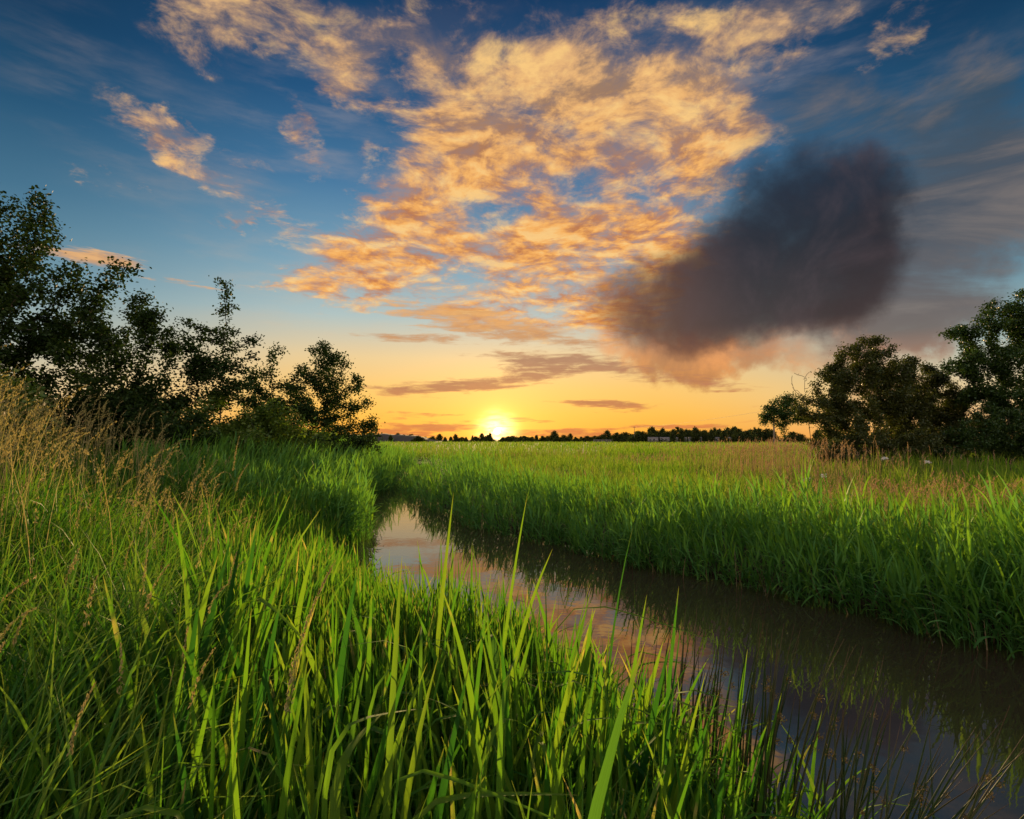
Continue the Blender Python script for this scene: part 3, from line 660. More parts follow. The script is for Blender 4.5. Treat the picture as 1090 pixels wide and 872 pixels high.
# ------------------------------------------------------------------ reeds along the water
def reed_plants(s, P, H, rs, nl=7, wmul=1.0, wind=np.pi, windk=.55, leaf=.42, out=None):
    N = len(P)
    azm = rs.uniform(0, 6.28, N); lean = np.abs(rs.normal(.06, .06, N))
    cv = rs.uniform(0, .25, N)
    if out: azm, lean = rs.normal(out, .55, N), rs.uniform(.2, .95, N)
    C = blades(s, P, H*.92, .006*wmul, azm, lean, cv, segs=6, taper=5, base=1.0, rnd=rs.random(N)*.5, twist=rs.uniform(0, 3, N))
    for k in range(nl):
        f = .12+.88*(k+rs.uniform(0, .8, N))/nl; f = np.clip(f, .1, .98)*6
        i0 = np.floor(f).astype(int); i0 = np.minimum(i0, 5); fr = (f-i0)[:, None]
        Q = C[np.arange(N), i0]*(1-fr)+C[np.arange(N), i0+1]*fr
        top = k >= nl-2
        a = np.where(rs.random(N) < windk, rs.normal(wind, .6, N), rs.uniform(0, 6.28, N))
        blades(s, Q, leaf*rs.uniform(.65, 1.15, N)*np.clip(H/1.1, .5, 1.2), rs.uniform(.014, .027, N)*wmul, a, rs.uniform(.12, .4, N) if top else rs.uniform(.3, .75, N), rs.uniform(.2, .9, N) if top else rs.uniform(.7, 1.9, N),
               segs=6, power=1.4, taper=1.9, base=.75, twist=rs.normal(0, .35, N), rnd=np.clip(rs.normal(.35+.4*(k/nl), .2, N), 0, 1), wmax=.3)

s = Soup()
x, y, d = scatter(36000, 3.0, 34, -32, 68, .75)
r = bank_r(x, y)
edge = sm(r, -.66, -.4)*(1-sm(r, 2.2, 3.6))
keep = (r > -.66) & (rng.random(len(x)) < edge*np.where(r < .45, 1.0, .55)) ; x, y, d = x[keep], y[keep], d[keep]
n = len(x); print('reeds right', n)
hs = (1+.24*wav(x, y, 1.6, 71)+.2*wav(x, y, .6, 72))*(.85+.2*sm(bank_r(x, y), -.3, .6))
reed_plants(s, to_P(x, y, -.06), rng.uniform(.62, 1.0, n)*hs, rng, nl=7, leaf=.48, wmul=1+.02*d, wind=np.pi*1.1)
x, y, d = scatter(3300, 3.0, 30, -30, 68, .8); r = bank_r(x, y); keep = (r > -.5) & (r < .3) & (wav(x, y, 1.4, 77) > -.25); x, y, d = x[keep], y[keep], d[keep]; n = len(x); print('leaning reeds', n)
reed_plants(s, to_P(x, y, -.06), rng.uniform(.5, .95, n), rng, nl=6, leaf=.46, wmul=1+.02*d, wind=np.pi*1.15, out=np.pi*1.12)
o = link('reed_bed', s.mesh('reed_bed', mat_reed)); tag(o, 'dense green reed bed overhanging the far bank of the ditch', 'reeds', kind='stuff')
s = Soup()
x, y, d = scatter(24000, 11, 48, -48, -3, .8)
l = bank_l(x, y); keep = (l > -.4) & (l < 5.0) & (y > 10.5+1.2*l*.3) & (rng.random(len(x)) < .85); x, y, d = x[keep], y[keep], d[keep]
n = len(x); print('reeds left', n)
hs = (1+.2*wav(x, y, 2.0, 75))
reed_plants(s, to_P(x, y, -.06), rng.uniform(.9, 1.35, n)*hs*(.8+.3*sm(y, 11, 17)), rng, nl=6, wmul=1.6, wind=0.2)
o = link('reed_bed', s.mesh('reed_bed', mat_reed)); tag(o, 'dark green reeds filling the bend where the ditch turns left under the trees', 'reeds', kind='stuff')

s = Soup()
x, y, d = scatter(6000, 3.0, 26, -30, 68, .8); r = bank_r(x, y); keep = (r > -.62) & (r < .25); x, y = x[keep], y[keep]; n = len(x)
blades(s, to_P(x, y, -.08), rng.uniform(.25, .75, n), rng.uniform(.006, .011, n), rng.uniform(0, 6.28, n), np.abs(rng.normal(.15, .25, n)), rng.uniform(0, .6, n), segs=4, taper=5, base=1.0)
o = link('dead_reeds', s.mesh('dead_reeds', mat_litter)); tag(o, 'broken straw-brown reed stems standing in the water at the foot of the reed bed', 'dead reeds', kind='stuff')

# ------------------------------------------------------------------ meadow beyond the reeds
s = Soup()
x, y, d = scatter(95000, 5.5, 60, -22, 66, .95)
r = bank_r(x, y); keep = (r > 2.0) & (rng.random(len(x)) < .4+.6*sm(r, 2.2, 3.5)); x, y, d = x[keep], y[keep], d[keep]; n = len(x); print('meadow', n)
hs = (1+.30*wav(x, y, 3.5, 81)+.26*wav(x, y, .9, 82))
blades(s, to_P(x, y), rng.uniform(.42, .82, n)*hs, rng.uniform(.007, .014, n)*(1+.055*d), rng.uniform(0, 6.28, n), np.abs(rng.normal(.1, .1, n)), rng.uniform(.0, 1.1, n), segs=4, power=1.8, taper=1.8, twist=rng.normal(0, .8, n))
x, y, d = scatter(46000, 50, 420, -60, 66, 1.0)
keep = (bank_r(x, y) > 1.5) | (y > 85); x, y, d = x[keep], y[keep], d[keep]; n = len(x)
blades(s, to_P(x, y), rng.uniform(.6, 1.1, n)*(1+.25*wav(x, y, 14, 84)), rng.uniform(.016, .03, n)*(.3+.055*d), rng.uniform(0, 6.28, n), np.abs(rng.normal(.12, .1, n)), rng.uniform(.1, .8, n), segs=2, taper=1.6)
x, y, d = scatter(16000, 16, 60, -75, -14, .95)
keep = (bank_l(x, y) > 3.5); x, y, d = x[keep], y[keep], d[keep]; n = len(x)
blades(s, to_P(x, y), rng.uniform(.6, 1.1, n), rng.uniform(.008, .014, n)*(1+.05*d), rng.uniform(0, 6.28, n), np.abs(rng.normal(.1, .1, n)), rng.uniform(.1, 1.1, n), segs=4, taper=1.8)
o = link('meadow_grass', s.mesh('meadow_grass', mat_turf)); tag(o, 'long green and straw grass of the flat meadow reaching to the horizon', 'grass', kind='stuff')
s = Soup()
x, y, d = scatter(15000, 7.5, 60, -14, 62, .95)
r = bank_r(x, y); pt = wav(x, y*1.6, 7.0, 91); keep = (r > 3.0) & (rng.random(len(x)) < np.clip(.0+1.1*pt*(.2+.8*sm(x/y, .08, .35)), .015, .8)*sm(r, 3.0, 5.0)); x, y, d = x[keep], y[keep], d[keep]; n = len(x); print('pink', n)
seed_grass(s, to_P(x, y), rng.uniform(.68, 1.0, n), .003*(1+.09*d), rng, nsp=26, hl=.2, spread=.035, size=.0055*(1+.06*d), bend=.3)
# the taller brown patch at the foot of the small round tree
x = rng.normal(9.6, 1.3, 420); y = rng.normal(21.5, 1.6, 420); n = 420
seed_grass(s, to_P(x, y), rng.uniform(1.2, 1.75, n), .007, rng, nsp=26, hl=.3, spread=.06, size=.013, bend=.3)
o = link('ripe_grass', s.mesh('ripe_grass', mat_pink)); tag(o, 'drifts of pinkish-brown ripe grass heads over the right meadow', 'grass', kind='stuff')
# ------------------------------------------------------------------ trees and bushes
def bark(name, a, b): return plain_mat(name, a, .9, (7.0, b))
mat_bark = bark('dark_bark', (.085, .065, .045), (.035, .026, .018))
mat_bark_pale = bark('grey_bark', (.17, .14, .11), (.08, .065, .05))
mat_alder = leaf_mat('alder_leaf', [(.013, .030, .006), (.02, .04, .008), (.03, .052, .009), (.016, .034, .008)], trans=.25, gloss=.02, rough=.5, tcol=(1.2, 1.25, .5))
mat_alder2 = leaf_mat('young_leaf', [(.055, .10, .012), (.085, .14, .015), (.12, .16, .02)], trans=.45, gloss=.05, rough=.4)
mat_olive = leaf_mat('willow_leaf', [(.034, .048, .010), (.048, .060, .012), (.07, .072, .016), (.03, .046, .010)], trans=.35, gloss=.05, rough=.42)
mat_oak = leaf_mat('oak_leaf', [(.016, .040, .008), (.028, .058, .010), (.045, .075, .011)], trans=.3, gloss=.05, rough=.42)
mat_distant = leaf_mat('distant_leaf', [(.025, .04, .012), (.04, .055, .014), (.055, .065, .018)], trans=.2, gloss=.02)

def grow(blobs, stems, seed, density=9.0, step=.2, kill=.34, infl=2.2, wob=.16, up=.06, maxn=9000):
    """branches that grow into the crown's volume; returns node positions, parents, radii"""
    rs = np.random.default_rng(seed)
    at = []
    for (cx, cy_, cz, rx, ry, rz) in blobs:
        n = int(density*4.19*rx*ry*rz*.9)+14
        v = rs.normal(size=(n, 3)); v /= np.linalg.norm(v, axis=1, keepdims=True)
        r = rs.random(n)**.42*(1+.16*rs.normal(size=n))
        at.append(np.array([cx, cy_, cz])+v*r[:, None]*np.array([rx, ry, rz]))
    at = np.concatenate(at); at = at[at[:, 2] > .15]
    N = [np.zeros(3)]; par = [-1]
    for (sx_, sy_, hz) in stems:                                   # first wood, from the root to (sx, sy, hz)
        k = max(2, int(hz/step)); prev = 0
        b0 = np.array([sx_*.12+rs.normal(0, .05), sy_*.12+rs.normal(0, .05), 0.]); 
        for i in range(1, k+1):
            t = i/k; p = b0*(1-t)+np.array([sx_, sy_, hz])*t+np.append(rs.normal(0, .025, 2), 0)
            N.append(p); par.append(prev); prev = len(N)-1
    N = np.array(N)
    best = np.full(len(at), 1e9); bi = np.zeros(len(at), int); new0 = 0
    alive = np.ones(len(at), bool)
    for it in range(160):
        for j in range(new0, len(N)):
            d2 = np.sum((at-N[j])**2, 1); m = d2 < best; best[m] = d2[m]; bi[m] = j
        new0 = len(N)
        alive &= best > kill*kill
        act = alive & ((best < infl*infl) | (it < 14))
        if not act.any() or len(N) > maxn: break
        ids = bi[act]; dv = at[act]-N[ids]; dv /= np.linalg.norm(dv, axis=1, keepdims=True)
        u, inv = np.unique(ids, return_inverse=True)
        D = np.zeros((len(u), 3)); np.add.at(D, inv, dv)
        D += rs.normal(0, wob, D.shape)*np.bincount(inv)[:, None]**.5; D[:, 2] += up
        nn = np.linalg.norm(D, axis=1, keepdims=True); D /= nn+1e-9
        pts = N[u]+D*step
        N = np.concatenate([N, pts]); par += list(u)
    par = np.array(par)
    acc = np.zeros(len(N)); ch = np.zeros(len(N), int)
    rad = np.zeros(len(N)); e = 2.35
    for i in range(len(N)-1, 0, -1):
        if ch[i] == 0: acc[i] = .0048**e
        rad[i] = acc[i]**(1/e); acc[par[i]] += acc[i]*1.012; ch[par[i]] += 1
    rad[0] = acc[0]**(1/e)
    return N, par, rad, ch

LEAFK = 9.5
def plant(name, label, cat, base, blobs, stems, seed, leafm, barkm, leaf=0.082, per=5, group=None, rmax=.16, density=9.0, thin=.022, spread=.13, bare=0.0, step=.2, kill=.34, parts=('trunk', 'crown'), up=.06, rz=0):
    bx, by = base; bz = float(ground_z(bx, by))-.05
    t = empty(name, (bx, by, bz), rz); tag(t, label, cat, group)
    off = bz-(.8 if bx < 0 else .3)
    blobs = [(b[0], b[1], b[2]-off, b[3], b[4], b[5]) for b in blobs]; stems = [(a, b, max(.3, c-off)) for a, b, c in stems]
    if bx > 0: density *= 1.45; per *= 1.35
    if 'bush' in name: density *= 1.3
    N, par, rad, ch = grow(blobs, stems, seed, density=density, step=step, kill=kill, up=up)
    rs = np.random.default_rng(seed+5)
    k = min(1.0, rmax/rad[0]) if rad[0] > rmax else 1.0
    rr = np.maximum(rad*(k if k < 1 else 1), .0036)
    rr = np.where(rad < .03, np.maximum(rad*.9, .011 if leafm is None else (.010 if name == 'young_alder' else .0055)), rr)
    i = np.arange(1, len(N))
    s = Soup(); big = rr[i] > .03
    A, B = N[par[i]], N[i]
    if big.any(): tubes(s, A[big], B[big], np.minimum(rr[par[i]][big], rr[i][big]*1.35), rr[i][big], 8)
    sm_ = ~big
    tubes(s, A[sm_], B[sm_], np.minimum(rr[par[i]][sm_], rr[i][sm_]*1.3), rr[i][sm_], 4)
    link(parts[0], s.mesh(parts[0], barkm, True), t)
    if leafm is not None:
        tw = np.where((rad < thin) & (N[:, 2] > .25))[0]
        tw = tw[rs.random(len(tw)) > bare]
        cl = np.clip(1.15+.75*wav(N[tw, 0]*1.0+N[tw, 2]*.7, N[tw, 1]+N[tw, 2]*.8, 1.1, seed+9), .25, 2.0)      # thick and thin sprays
        cnt = np.maximum(1, (per*LEAFK*cl*rs.uniform(.5, 1.5, len(tw))).astype(int))
        c = np.repeat(N[tw], cnt, 0); c = c+rs.normal(0, spread*1.02, c.shape)*np.array([1, 1, .8])
        s = Soup(); leaves(s, c, leaf*rs.uniform(.65, 1.25, len(c)), rs, up=.4, hang=.25)
        link(parts[1], s.mesh(parts[1], leafm), t)
    return t

# --- the row on the left, from the near edge of the picture to the bend of the ditch
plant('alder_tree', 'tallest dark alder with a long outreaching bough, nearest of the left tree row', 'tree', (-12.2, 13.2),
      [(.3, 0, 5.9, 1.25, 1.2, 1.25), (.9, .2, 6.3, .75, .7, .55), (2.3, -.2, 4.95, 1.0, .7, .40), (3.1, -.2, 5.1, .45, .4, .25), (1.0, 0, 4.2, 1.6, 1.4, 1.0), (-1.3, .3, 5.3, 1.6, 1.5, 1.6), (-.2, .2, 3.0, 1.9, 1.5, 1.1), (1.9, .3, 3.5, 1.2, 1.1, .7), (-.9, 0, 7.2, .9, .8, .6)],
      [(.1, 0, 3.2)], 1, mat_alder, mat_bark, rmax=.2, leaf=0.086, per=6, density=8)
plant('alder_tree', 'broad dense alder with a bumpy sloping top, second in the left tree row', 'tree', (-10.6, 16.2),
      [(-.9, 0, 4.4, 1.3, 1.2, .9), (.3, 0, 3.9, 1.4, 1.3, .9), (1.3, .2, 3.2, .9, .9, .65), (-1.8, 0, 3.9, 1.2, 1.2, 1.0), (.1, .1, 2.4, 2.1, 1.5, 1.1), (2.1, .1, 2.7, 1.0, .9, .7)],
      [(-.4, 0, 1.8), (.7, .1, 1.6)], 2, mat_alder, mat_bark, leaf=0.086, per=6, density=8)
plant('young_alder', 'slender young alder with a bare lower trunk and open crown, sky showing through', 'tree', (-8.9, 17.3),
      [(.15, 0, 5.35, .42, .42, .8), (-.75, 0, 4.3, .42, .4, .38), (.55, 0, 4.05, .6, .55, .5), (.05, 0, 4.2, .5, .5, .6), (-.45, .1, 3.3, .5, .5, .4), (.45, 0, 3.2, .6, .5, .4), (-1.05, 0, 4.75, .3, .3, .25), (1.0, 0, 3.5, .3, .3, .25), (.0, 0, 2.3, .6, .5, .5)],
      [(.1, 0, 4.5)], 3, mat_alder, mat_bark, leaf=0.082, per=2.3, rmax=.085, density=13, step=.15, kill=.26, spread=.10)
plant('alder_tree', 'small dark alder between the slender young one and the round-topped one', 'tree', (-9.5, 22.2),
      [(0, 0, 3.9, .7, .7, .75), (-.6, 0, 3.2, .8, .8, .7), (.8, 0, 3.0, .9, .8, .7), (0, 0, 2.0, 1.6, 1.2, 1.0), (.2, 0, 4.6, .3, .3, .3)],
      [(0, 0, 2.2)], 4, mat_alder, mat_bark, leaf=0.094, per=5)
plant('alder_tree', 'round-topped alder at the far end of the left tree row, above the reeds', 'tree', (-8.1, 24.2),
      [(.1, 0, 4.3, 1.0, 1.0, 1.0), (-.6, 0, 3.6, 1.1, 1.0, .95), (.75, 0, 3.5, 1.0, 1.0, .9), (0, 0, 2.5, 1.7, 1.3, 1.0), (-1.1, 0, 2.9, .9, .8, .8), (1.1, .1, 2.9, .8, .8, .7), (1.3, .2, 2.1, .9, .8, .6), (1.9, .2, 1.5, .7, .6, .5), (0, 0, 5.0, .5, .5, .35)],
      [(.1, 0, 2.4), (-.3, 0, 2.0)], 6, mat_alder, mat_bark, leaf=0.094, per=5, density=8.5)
plant('willow_bush', 'mid-green rounded bush under the slender young alder', 'bush', (-7.5, 17.6),
      [(0, 0, 1.5, 1.25, 1.1, .85), (.9, 0, 1.1, .9, .9, .7), (-.9, 0, 1.2, .9, .9, .7), (.1, 0, 2.1, .7, .7, .4), (.2, -.6, .7, 1.2, .7, .5)],
      [(0, 0, .6), (.5, 0, .6), (-.5, 0, .6)], 7, mat_alder2, mat_bark, leaf=.085, per=6, density=9, parts=('stems', 'foliage'))
plant('willow_bush', 'pale green bush at the left edge in front of the tallest alder', 'bush', (-9.9, 10.9),
      [(-.3, 0, 2.0, 1.1, .9, .8), (.5, 0, 1.5, .9, .8, .7), (-1.0, 0, 1.5, 1.0, .9, .9), (0, 0, .8, 1.3, .9, .7)],
      [(0, 0, .6), (.5, 0, .5), (-.6, 0, .6)], 8, mat_alder2, mat_bark, leaf=.085, per=7, density=9, parts=('stems', 'foliage'))
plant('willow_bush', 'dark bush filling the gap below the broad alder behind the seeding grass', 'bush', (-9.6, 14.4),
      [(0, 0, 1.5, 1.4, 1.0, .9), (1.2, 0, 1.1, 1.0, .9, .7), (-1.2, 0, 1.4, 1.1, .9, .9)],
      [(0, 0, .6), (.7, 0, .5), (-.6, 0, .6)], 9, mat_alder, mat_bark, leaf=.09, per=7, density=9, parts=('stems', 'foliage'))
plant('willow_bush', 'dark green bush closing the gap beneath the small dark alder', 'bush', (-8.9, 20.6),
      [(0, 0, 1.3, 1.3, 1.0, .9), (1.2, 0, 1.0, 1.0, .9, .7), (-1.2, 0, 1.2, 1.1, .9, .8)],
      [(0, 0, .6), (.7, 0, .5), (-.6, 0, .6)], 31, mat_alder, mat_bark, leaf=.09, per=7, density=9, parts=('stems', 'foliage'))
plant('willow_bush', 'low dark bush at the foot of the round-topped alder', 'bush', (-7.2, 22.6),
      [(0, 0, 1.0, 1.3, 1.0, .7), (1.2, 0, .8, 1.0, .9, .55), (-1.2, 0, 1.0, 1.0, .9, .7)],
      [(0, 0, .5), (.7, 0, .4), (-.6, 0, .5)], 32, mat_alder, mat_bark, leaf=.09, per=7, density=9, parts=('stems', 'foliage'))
plant('willow_bush', 'green bush hiding the foot of the slender young alder', 'bush', (-8.7, 16.0),
      [(0, 0, 1.5, 1.2, 1.0, .9), (1.0, 0, 1.0, .9, .9, .7), (-1.0, 0, 1.4, 1.0, .9, .9)],
      [(0, 0, .6), (.7, 0, .5), (-.6, 0, .6)], 33, mat_alder2, mat_bark, leaf=.085, per=6, density=9, parts=('stems', 'foliage'))
plant('willow_bush', 'tall dark bush between the pale green bush and the broad alder', 'bush', (-10.9, 14.0),
      [(0, 0, 2.0, 1.3, 1.0, 1.0), (1.1, 0, 1.4, 1.0, .9, .8), (-1.1, 0, 2.0, 1.1, .9, 1.0)],
      [(0, 0, .6), (.7, 0, .5), (-.6, 0, .6)], 34, mat_alder, mat_bark, leaf=.09, per=6, density=9, parts=('stems', 'foliage'))
# --- the right-hand group
plant('oak_tree', 'small round tree standing by itself left of the right-hand thicket', 'tree', (25.0, 52),
      [(-.9, 0, 4.2, 1.2, 1.2, .9), (.6, 0, 4.5, 1.3, 1.2, .9), (-1.6, 0, 3.3, .7, .7, .5), (1.5, 0, 3.6, .9, .9, .7), (0, 0, 5.2, .9, .9, .5)],
      [(-.1, 0, 2.4)], 21, mat_oak, mat_bark, leaf=0.139, per=5, density=6, spread=.2, step=.26, kill=.42)
plant('willow_tree', 'olive-brown bushy willow with a feathery rounded top in the right-hand thicket', 'tree', (17.6, 28.2),
      [(0, 0, 5.4, 1.5, 1.4, 1.0), (-1.3, 0, 4.6, 1.2, 1.1, .9), (1.4, 0, 4.7, 1.2, 1.1, .9), (-2.0, -.2, 3.1, 1.3, 1.1, 1.0), (0, -.2, 3.4, 2.0, 1.5, 1.2), (1.8, -.2, 3.2, 1.3, 1.2, 1.0), (-1.2, -.4, 1.6, 1.9, 1.2, .9), (1.2, -.4, 1.5, 1.8, 1.2, .9), (2.2, 0, 5.5, .6, .5, .5), (-.6, 0, 6.3, .6, .5, .35), (.7, 0, 6.4, .5, .5, .3)],
      [(-.8, 0, 1.6), (.3, 0, 1.9), (1.0, 0, 1.4)], 22, mat_olive, mat_bark_pale, leaf=0.098, per=8, density=7, spread=.15, step=.22, kill=.36, up=.10)
plant('dead_shrub', 'bare twiggy shrub with no leaves at the left end of the right-hand thicket', 'shrub', (15.2, 28.8),
      [(-.4, 0, 3.8, .9, .8, 1.4), (-.9, 0, 4.6, .5, .5, .7), (.1, 0, 4.5, .5, .5, .8)], [(-.1, 0, 1.6), (.2, 0, 1.5), (-.4, 0, 1.4)], 23, None, mat_bark, density=16, step=.2, kill=.32, parts=('stems', 'foliage'), up=.16)
plant('willow_bush', 'sparse feathery olive bush between the bushy willow and the tall oak', 'bush', (21.6, 29.6),
      [(0, 0, 4.3, 1.3, 1.2, 1.0), (-.9, 0, 3.4, 1.2, 1.1, 1.0), (1.2, 0, 3.6, 1.2, 1.1, .9), (0, -.2, 2.2, 2.0, 1.4, 1.1), (.6, 0, 5.0, .5, .5, .5)],
      [(0, 0, 1.2), (.6, 0, 1.1), (-.6, 0, 1.1)], 24, mat_olive, mat_bark_pale, leaf=0.090, per=9, density=6.5, spread=.15, parts=('stems', 'foliage'), up=.12)
plant('oak_tree', 'tall dark oak with stepped boughs at the right-hand edge', 'tree', (23.6, 27.0),
      [(.4, 0, 7.9, 1.1, 1.1, .7), (-.9, 0, 7.0, 1.2, 1.1, .6), (-2.1, 0, 6.6, .8, .8, .4), (1.5, 0, 7.0, 1.4, 1.3, .8), (-1.2, -.2, 5.4, 1.6, 1.4, .8), (-2.4, -.2, 5.0, .8, .8, .45), (.8, 0, 5.4, 2.0, 1.6, 1.0), (-.4, -.2, 3.7, 2.0, 1.6, .9), (1.8, 0, 3.6, 1.6, 1.4, 1.0), (2.6, 0, 5.6, 1.4, 1.3, 1.2), (1.0, 0, 8.5, .6, .6, .4)],
      [(0, 0, 3.0)], 25, mat_oak, mat_bark, leaf=0.107, per=6, density=6.5, spread=.15, step=.22, kill=.36, rmax=.24)
plant('hawthorn_bush', 'low dark green bush beneath the tall oak at the right-hand edge', 'bush', (21.6, 25.6),
      [(0, 0, 1.9, 1.6, 1.2, 1.0), (1.6, 0, 1.6, 1.4, 1.1, .9), (-1.4, 0, 1.5, 1.1, 1.0, .9), (.4, 0, 2.7, 1.0, .9, .5)],
      [(0, 0, .7), (.7, 0, .6), (-.6, 0, .6)], 26, mat_oak, mat_bark, leaf=.09, per=6, density=7, parts=('stems', 'foliage'))
plant('hawthorn_bush', 'wide leafy bush running out of the picture behind the tall oak', 'bush', (26.8, 30.5),
      [(0, 0, 2.2, 2.4, 1.4, 1.4), (2.2, 0, 2.4, 1.8, 1.4, 1.4), (-1.4, 0, 1.4, 1.5, 1.2, 1.0), (3.6, 0, 3.4, 1.8, 1.5, 1.6)],
      [(0, 0, .8), (1.2, 0, .8), (2.2, 0, .8)], 27, mat_oak, mat_bark, leaf=0.098, per=6, density=4.5, step=.25, kill=.42, spread=.18, parts=('stems', 'foliage'))

plant('hawthorn_bush', 'low rounded dark bush at the foot of the bushy willow', 'bush', (16.2, 26.6),
      [(0, 0, 1.3, 1.5, 1.1, .9), (1.4, 0, 1.1, 1.2, 1.0, .8), (-1.3, 0, .9, 1.0, .9, .7)],
      [(0, 0, .5), (.6, 0, .5), (-.6, 0, .5)], 28, mat_olive, mat_bark, leaf=0.082, per=7, density=7, parts=('stems', 'foliage'))
plant('hawthorn_bush', 'low bush in the gap between the bushy willow and the feathery bush', 'bush', (19.4, 26.2),
      [(0, 0, 1.3, 1.4, 1.1, .9), (1.0, 0, 1.2, 1.0, .9, .8), (-.9, 0, 1.5, 1.0, .9, .7)],
      [(0, 0, .5), (.6, 0, .5), (-.6, 0, .5)], 29, mat_olive, mat_bark, leaf=0.082, per=7, density=7, parts=('stems', 'foliage'))
# --- the far line of trees on the horizon: a few kinds, copied
def far_kind(seed, kind):
    rs = np.random.default_rng(seed)
    s = Soup(); h = 1.0
    tubes(s, np.array([[0, 0, 0.], [0, 0, .3], [0, 0, .3], [0, 0, .35]]), np.array([[0.01, 0, .3], [.03, .02, .75], [-.14, .05, .6], [.15, -.04, .62]]), np.array([.028, .022, .014, .014]), np.array([.022, .006, .005, .005]), 6)
    tm = s.mesh('trunk', mat_bark)
    c = []
    if kind == 0: bl = [(0, 0, .68, .30, .26, .22), (.2, .05, .5, .24, .2, .2), (-.2, 0, .48, .24, .2, .2), (.02, 0, .84, .17, .15, .14), (0, 0, .26, .34, .3, .18)]
    elif kind == 1: bl = [(0, 0, .6, .16, .16, .3), (.05, 0, .8, .1, .1, .18), (-.06, 0, .4, .2, .2, .2), (0, 0, .2, .3, .25, .18)]
    elif kind == 2: bl = [(0, 0, .5, .42, .34, .3), (.28, 0, .42, .28, .25, .24), (-.3, 0, .44, .28, .25, .26), (.1, 0, .74, .2, .2, .18), (0, 0, .2, .6, .4, .22), (.4, .1, .22, .4, .35, .2), (-.45, 0, .22, .4, .35, .2)]
    else: bl = [(-.1, 0, .62, .22, .2, .2), (.2, 0, .72, .2, .2, .2), (.05, 0, .42, .3, .25, .16), (.1, 0, .9, .1, .1, .1), (0, 0, .22, .36, .3, .18)]
    for (a, b, z, rx, ry, rz) in bl:
        n = int(420*(rx*ry*rz/.01)**.6)
        v = rs.normal(size=(n, 3)); v /= np.linalg.norm(v, axis=1, keepdims=True)
        c.append(np.array([a, b, z])+v*(rs.random(n)**.4*(1+.18*rs.normal(size=n)))[:, None]*np.array([rx, ry, rz]))
    c = np.concatenate(c); s = Soup(); leaves(s, c, .06*rs.uniform(.6, 1.3, len(c)), rs, aspect=1.0)
    return tm, s.mesh('crown', mat_distant)
FK = [far_kind(300+i, i % 4) for i in range(8)]
FAR = [(404, 9, 3), (409, 7, 2), (416, 8, 0), (424, 11, 0), (430, 9, 2), (437, 10, 2), (446, 8, 2), (452, 6, 2), (460, 6, 2), (468, 9.5, 0), (474, 5, 2), (480, 5.5, 2), (485, 10, 0), (491, 5, 2), (496, 5.5, 2), (503, 7, 1), (507, 6, 2),
       (513, 11.5, 0), (519, 9, 2), (522, 11, 1), (535, 6, 2), (540, 6, 2), (547, 7.5, 2), (554, 7, 0), (559, 7.5, 2), (566, 6.5, 2), (571, 9, 0), (578, 8, 2), (584, 6, 2), (590, 13, 0), (594, 8, 2), (601, 8, 2), (607, 9, 0), (613, 6, 2), (619, 5.5, 2), (626, 6.5, 2), (632, 7, 2),
       (640, 8, 2), (646, 10, 0), (651, 6, 2), (656, 9.5, 0), (661, 8, 2), (667, 9, 2), (673, 6, 2), (680, 10, 2), (685, 9.5, 2), (691, 12, 1), (694, 13.5, 0), (700, 11, 2), (705, 12, 0), (710, 10, 2), (716, 13, 1), (719, 14, 3), (725, 12.5, 0), (730, 11.5, 2), (736, 12, 2), (740, 14.5, 0), (746, 12, 2),
       (751, 11, 2), (757, 11.5, 0), (761, 14, 1), (765, 12.5, 0), (770, 12.5, 2), (776, 14, 3), (781, 14.5, 0), (786, 13, 2), (792, 11, 2), (798, 11, 0), (803, 13, 1), (808, 13, 0), (815, 12, 2), (822, 12, 0), (845, 11, 2), (870, 12, 0),
       (395, 8, 2), (384, 8, 0), (370, 9, 2), (352, 9, 0), (330, 9, 2), (255, 9, 2)]
for i, (px, h, k) in enumerate(FAR):
    rs = np.random.default_rng(700+i)
    D = 300+rs.uniform(-25, 60) if px > 640 else 345+rs.uniform(-20, 60)
    tm, cm = FK[(k+4*int(rs.integers(2))) % 8]
    D0 = 300 if px > 640 else 345
    hh = (h*(.40 if px < 640 else .5)+1.5)*D/D0*rs.uniform(.9, 1.08)
    xx = (px-545)/605*D
    t = empty('distant_tree', (xx, D, float(ground_z(xx, D))-.1), rs.uniform(0, 6.28)); wk = rs.uniform(1.2, 2.0) if k == 2 else rs.uniform(.9, 1.25); t.scale = (hh*wk, hh*rs.uniform(.85, 1.1), hh)
    tag(t, 'small dark tree in the far line of trees on the flat horizon', 'tree', 'trees along the horizon')
    link('trunk', tm, t); link('crown', cm, t)
